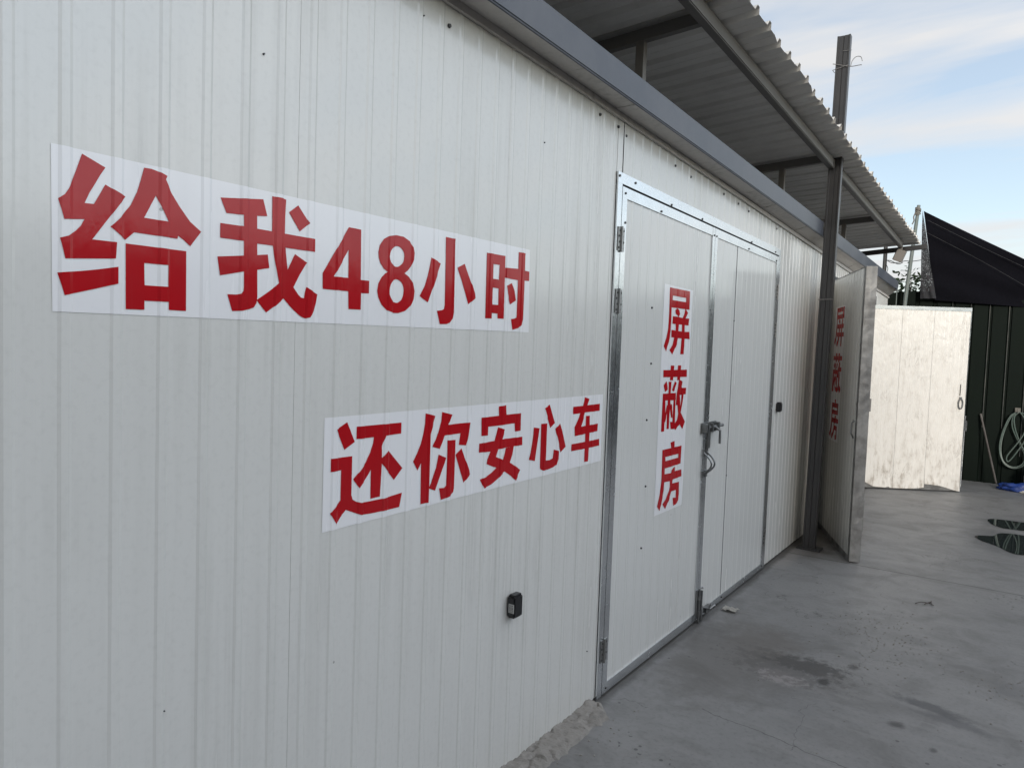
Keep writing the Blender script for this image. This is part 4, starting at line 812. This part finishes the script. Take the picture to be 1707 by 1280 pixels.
heap('tarp', 1.60, 11.06, 0.26, 0.12, 0.12, M_blue, 'crumpled blue plastic sheet on the ground below the hose', 'tarp', 3)
heap('sack', 1.78, 11.18, 0.13, 0.1, 0.4, M_cloth, 'pale cloth sack standing behind the blue sheet', 'sack', 8)
heap('bottle_rag', 1.66, 10.93, 0.06, 0.03, 0.04, M_paper, 'small white rag lying in front of the blue sheet', 'rag', 5).name = 'rag'
# paper scrap by the door
bm = bmesh.new(); rnd = random.Random(9); gp = {}
for i in range(7):
    for j in range(5):
        gp[i, j] = bm.verts.new((0.112 - 0.045 + 0.09 * i / 6 + rnd.uniform(-0.006, 0.006), 4.378 - 0.035 + 0.07 * j / 4 + rnd.uniform(-0.006, 0.006), 0.006 + 0.012 * abs(math.sin(i * 1.4 + j)) + rnd.uniform(0, 0.004)))
for i in range(6):
    for j in range(4): bm.faces.new((gp[i, j], gp[i + 1, j], gp[i + 1, j + 1], gp[i, j + 1]))
bmesh.ops.solidify(bm, geom=bm.faces[:], thickness=0.001)
o = meshobj('paper_scrap', bm, M_paper); tag(o, 'crumpled pale paper scrap on the concrete by the double door', 'litter')
bm = bmesh.new()
for k in range(3): tube(bm, smooth_path([(1.03 + 0.05 * k, 5.33 + 0.02 * k, 0.006), (1.06 + 0.03 * k, 5.37, 0.012), (1.11, 5.40 + 0.03 * k, 0.006)], 3), 0.003, 5)
o = meshobj('twig', bm, M_wood); tag(o, 'small dark twig on the concrete beyond the double door', 'twig')

# ------------------------------------------------------------------ trees beyond the fence
def tree(name, label, x, y, h, cr, mt, n, seed, cat='tree', group=None):
    rnd = random.Random(seed); t = thing(name, label, cat, (x, y, 0), group)
    bm = bmesh.new(); tips = []
    tube(bm, [(0, 0, 0), (0.02, 0, h * 0.35), (-0.02, 0.02, h * 0.6)], [0.07, 0.055, 0.04], 8)
    for k in range(11):
        a = rnd.uniform(0, 6.3); e = rnd.uniform(0.45, 1.0); p = Vector((math.cos(a) * cr * rnd.uniform(0.2, 0.9), math.sin(a) * cr * rnd.uniform(0.2, 0.9), h * e))
        b0 = Vector((0, 0, h * rnd.uniform(0.3, 0.58))); mid = (b0 + p) / 2 + Vector((0, 0, 0.08))
        tube(bm, smooth_path([b0, mid, p], 4), [lerp(0.028, 0.006, q / 8) for q in range(9)], 6); tips += [p, (mid + p) / 2]
    meshobj('trunk', bm, M_bark, t)
    bm = bmesh.new()
    for k in range(n):
        c = rnd.choice(tips) + Vector((rnd.gauss(0, 0.13), rnd.gauss(0, 0.13), rnd.gauss(0, 0.11))); s = rnd.uniform(0.03, 0.06)
        q = Matrix.Rotation(rnd.uniform(0, 6.3), 3, 'Z') @ Matrix.Rotation(rnd.uniform(-1.2, 1.2), 3, 'X') @ Matrix.Rotation(rnd.uniform(-1, 1), 3, 'Y')
        bm.faces.new([bm.verts.new(c + q @ Vector(w) * s) for w in ((-1, 0, 0), (0, -0.45, 0.1), (1, 0, 0), (0, 0.45, 0.1))])
    meshobj('crown', bm, mt, t); return t
tree('tree', 'small dark leafy tree beyond the fence, left of the leaning pole', -0.22, 14.0, 3.1, 0.33, M_green, 1500, 21)
tree('tree', 'dark leafy tree beyond the fence, between leaning pole and net', 0.42, 14.3, 3.05, 0.3, M_green, 1300, 22)
tree('flowering_shrub', 'reddish blossoming shrub at the fence top behind the leaning pole', 0.0, 13.3, 2.78, 0.42, M_flow, 1900, 23, 'shrub')

# ------------------------------------------------------------------ added building, unseen behind the viewer, that keeps sun off the near wall
bx0, bx1, by0, by1, bh = -6.0, 8.2, -15.0, -8.0, 7.0
t = thing('unseen_shade_block', 'tall grey rendered block added out of view to shade the near wall', 'light blocker', (1.1, by1, 0))
def wobj(name, bm, mt, par=None):
    o = meshobj(name, bm, mt, par or t)
    o.location = (-1.1, -by1, 0) if par is None else (0, 0, 0); return o
M_render = painted('unseen_block_render', (0.30, 0.29, 0.27), 0.85, 0.3, 1.2, (0.2, 0.19, 0.17))
M_glass = painted('unseen_block_glass', (0.03, 0.035, 0.04), 0.08, 0.05)
bm = bmesh.new(); box(bm, bx0, bx1, by0, by1, 0, bh - 0.25); wobj('unseen_block_wall', bm, M_render)
bm = bmesh.new(); box(bm, bx0 - 0.25, bx1 + 0.25, by0 - 0.25, by1 + 0.25, bh - 0.247, bh, 0.02); wobj('roof', bm, M_roof)
for x in (-4.2, -1.9, 0.4, 2.7, 5.0, 7.0):
    bm = bmesh.new()
    for a, b, c, d in ((x - 0.6, x - 0.54, 3.6, 4.8), (x + 0.54, x + 0.6, 3.6, 4.8), (x - 0.539, x + 0.539, 3.6, 3.66), (x - 0.539, x + 0.539, 4.74, 4.8), (x - 0.03, x + 0.03, 3.661, 4.739)): box(bm, a, b, by1 + 0.002, by1 + 0.06, c, d)
    w_ = wobj('window', bm, M_galv)
    bm = bmesh.new(); box(bm, x - 0.54, x + 0.54, by1 + 0.003, by1 + 0.02, 3.66, 4.74); wobj('pane', bm, M_glass, w_)
bm = bmesh.new(); box(bm, 2.0, 5.0, by1 + 0.002, by1 + 0.05, 0.02, 3.0)
for k in range(14): box(bm, 2.03, 4.97, by1 + 0.0505, by1 + 0.062, 0.06 + k * 0.21, 0.2 + k * 0.21)
wobj('roller_door', bm, M_beam)
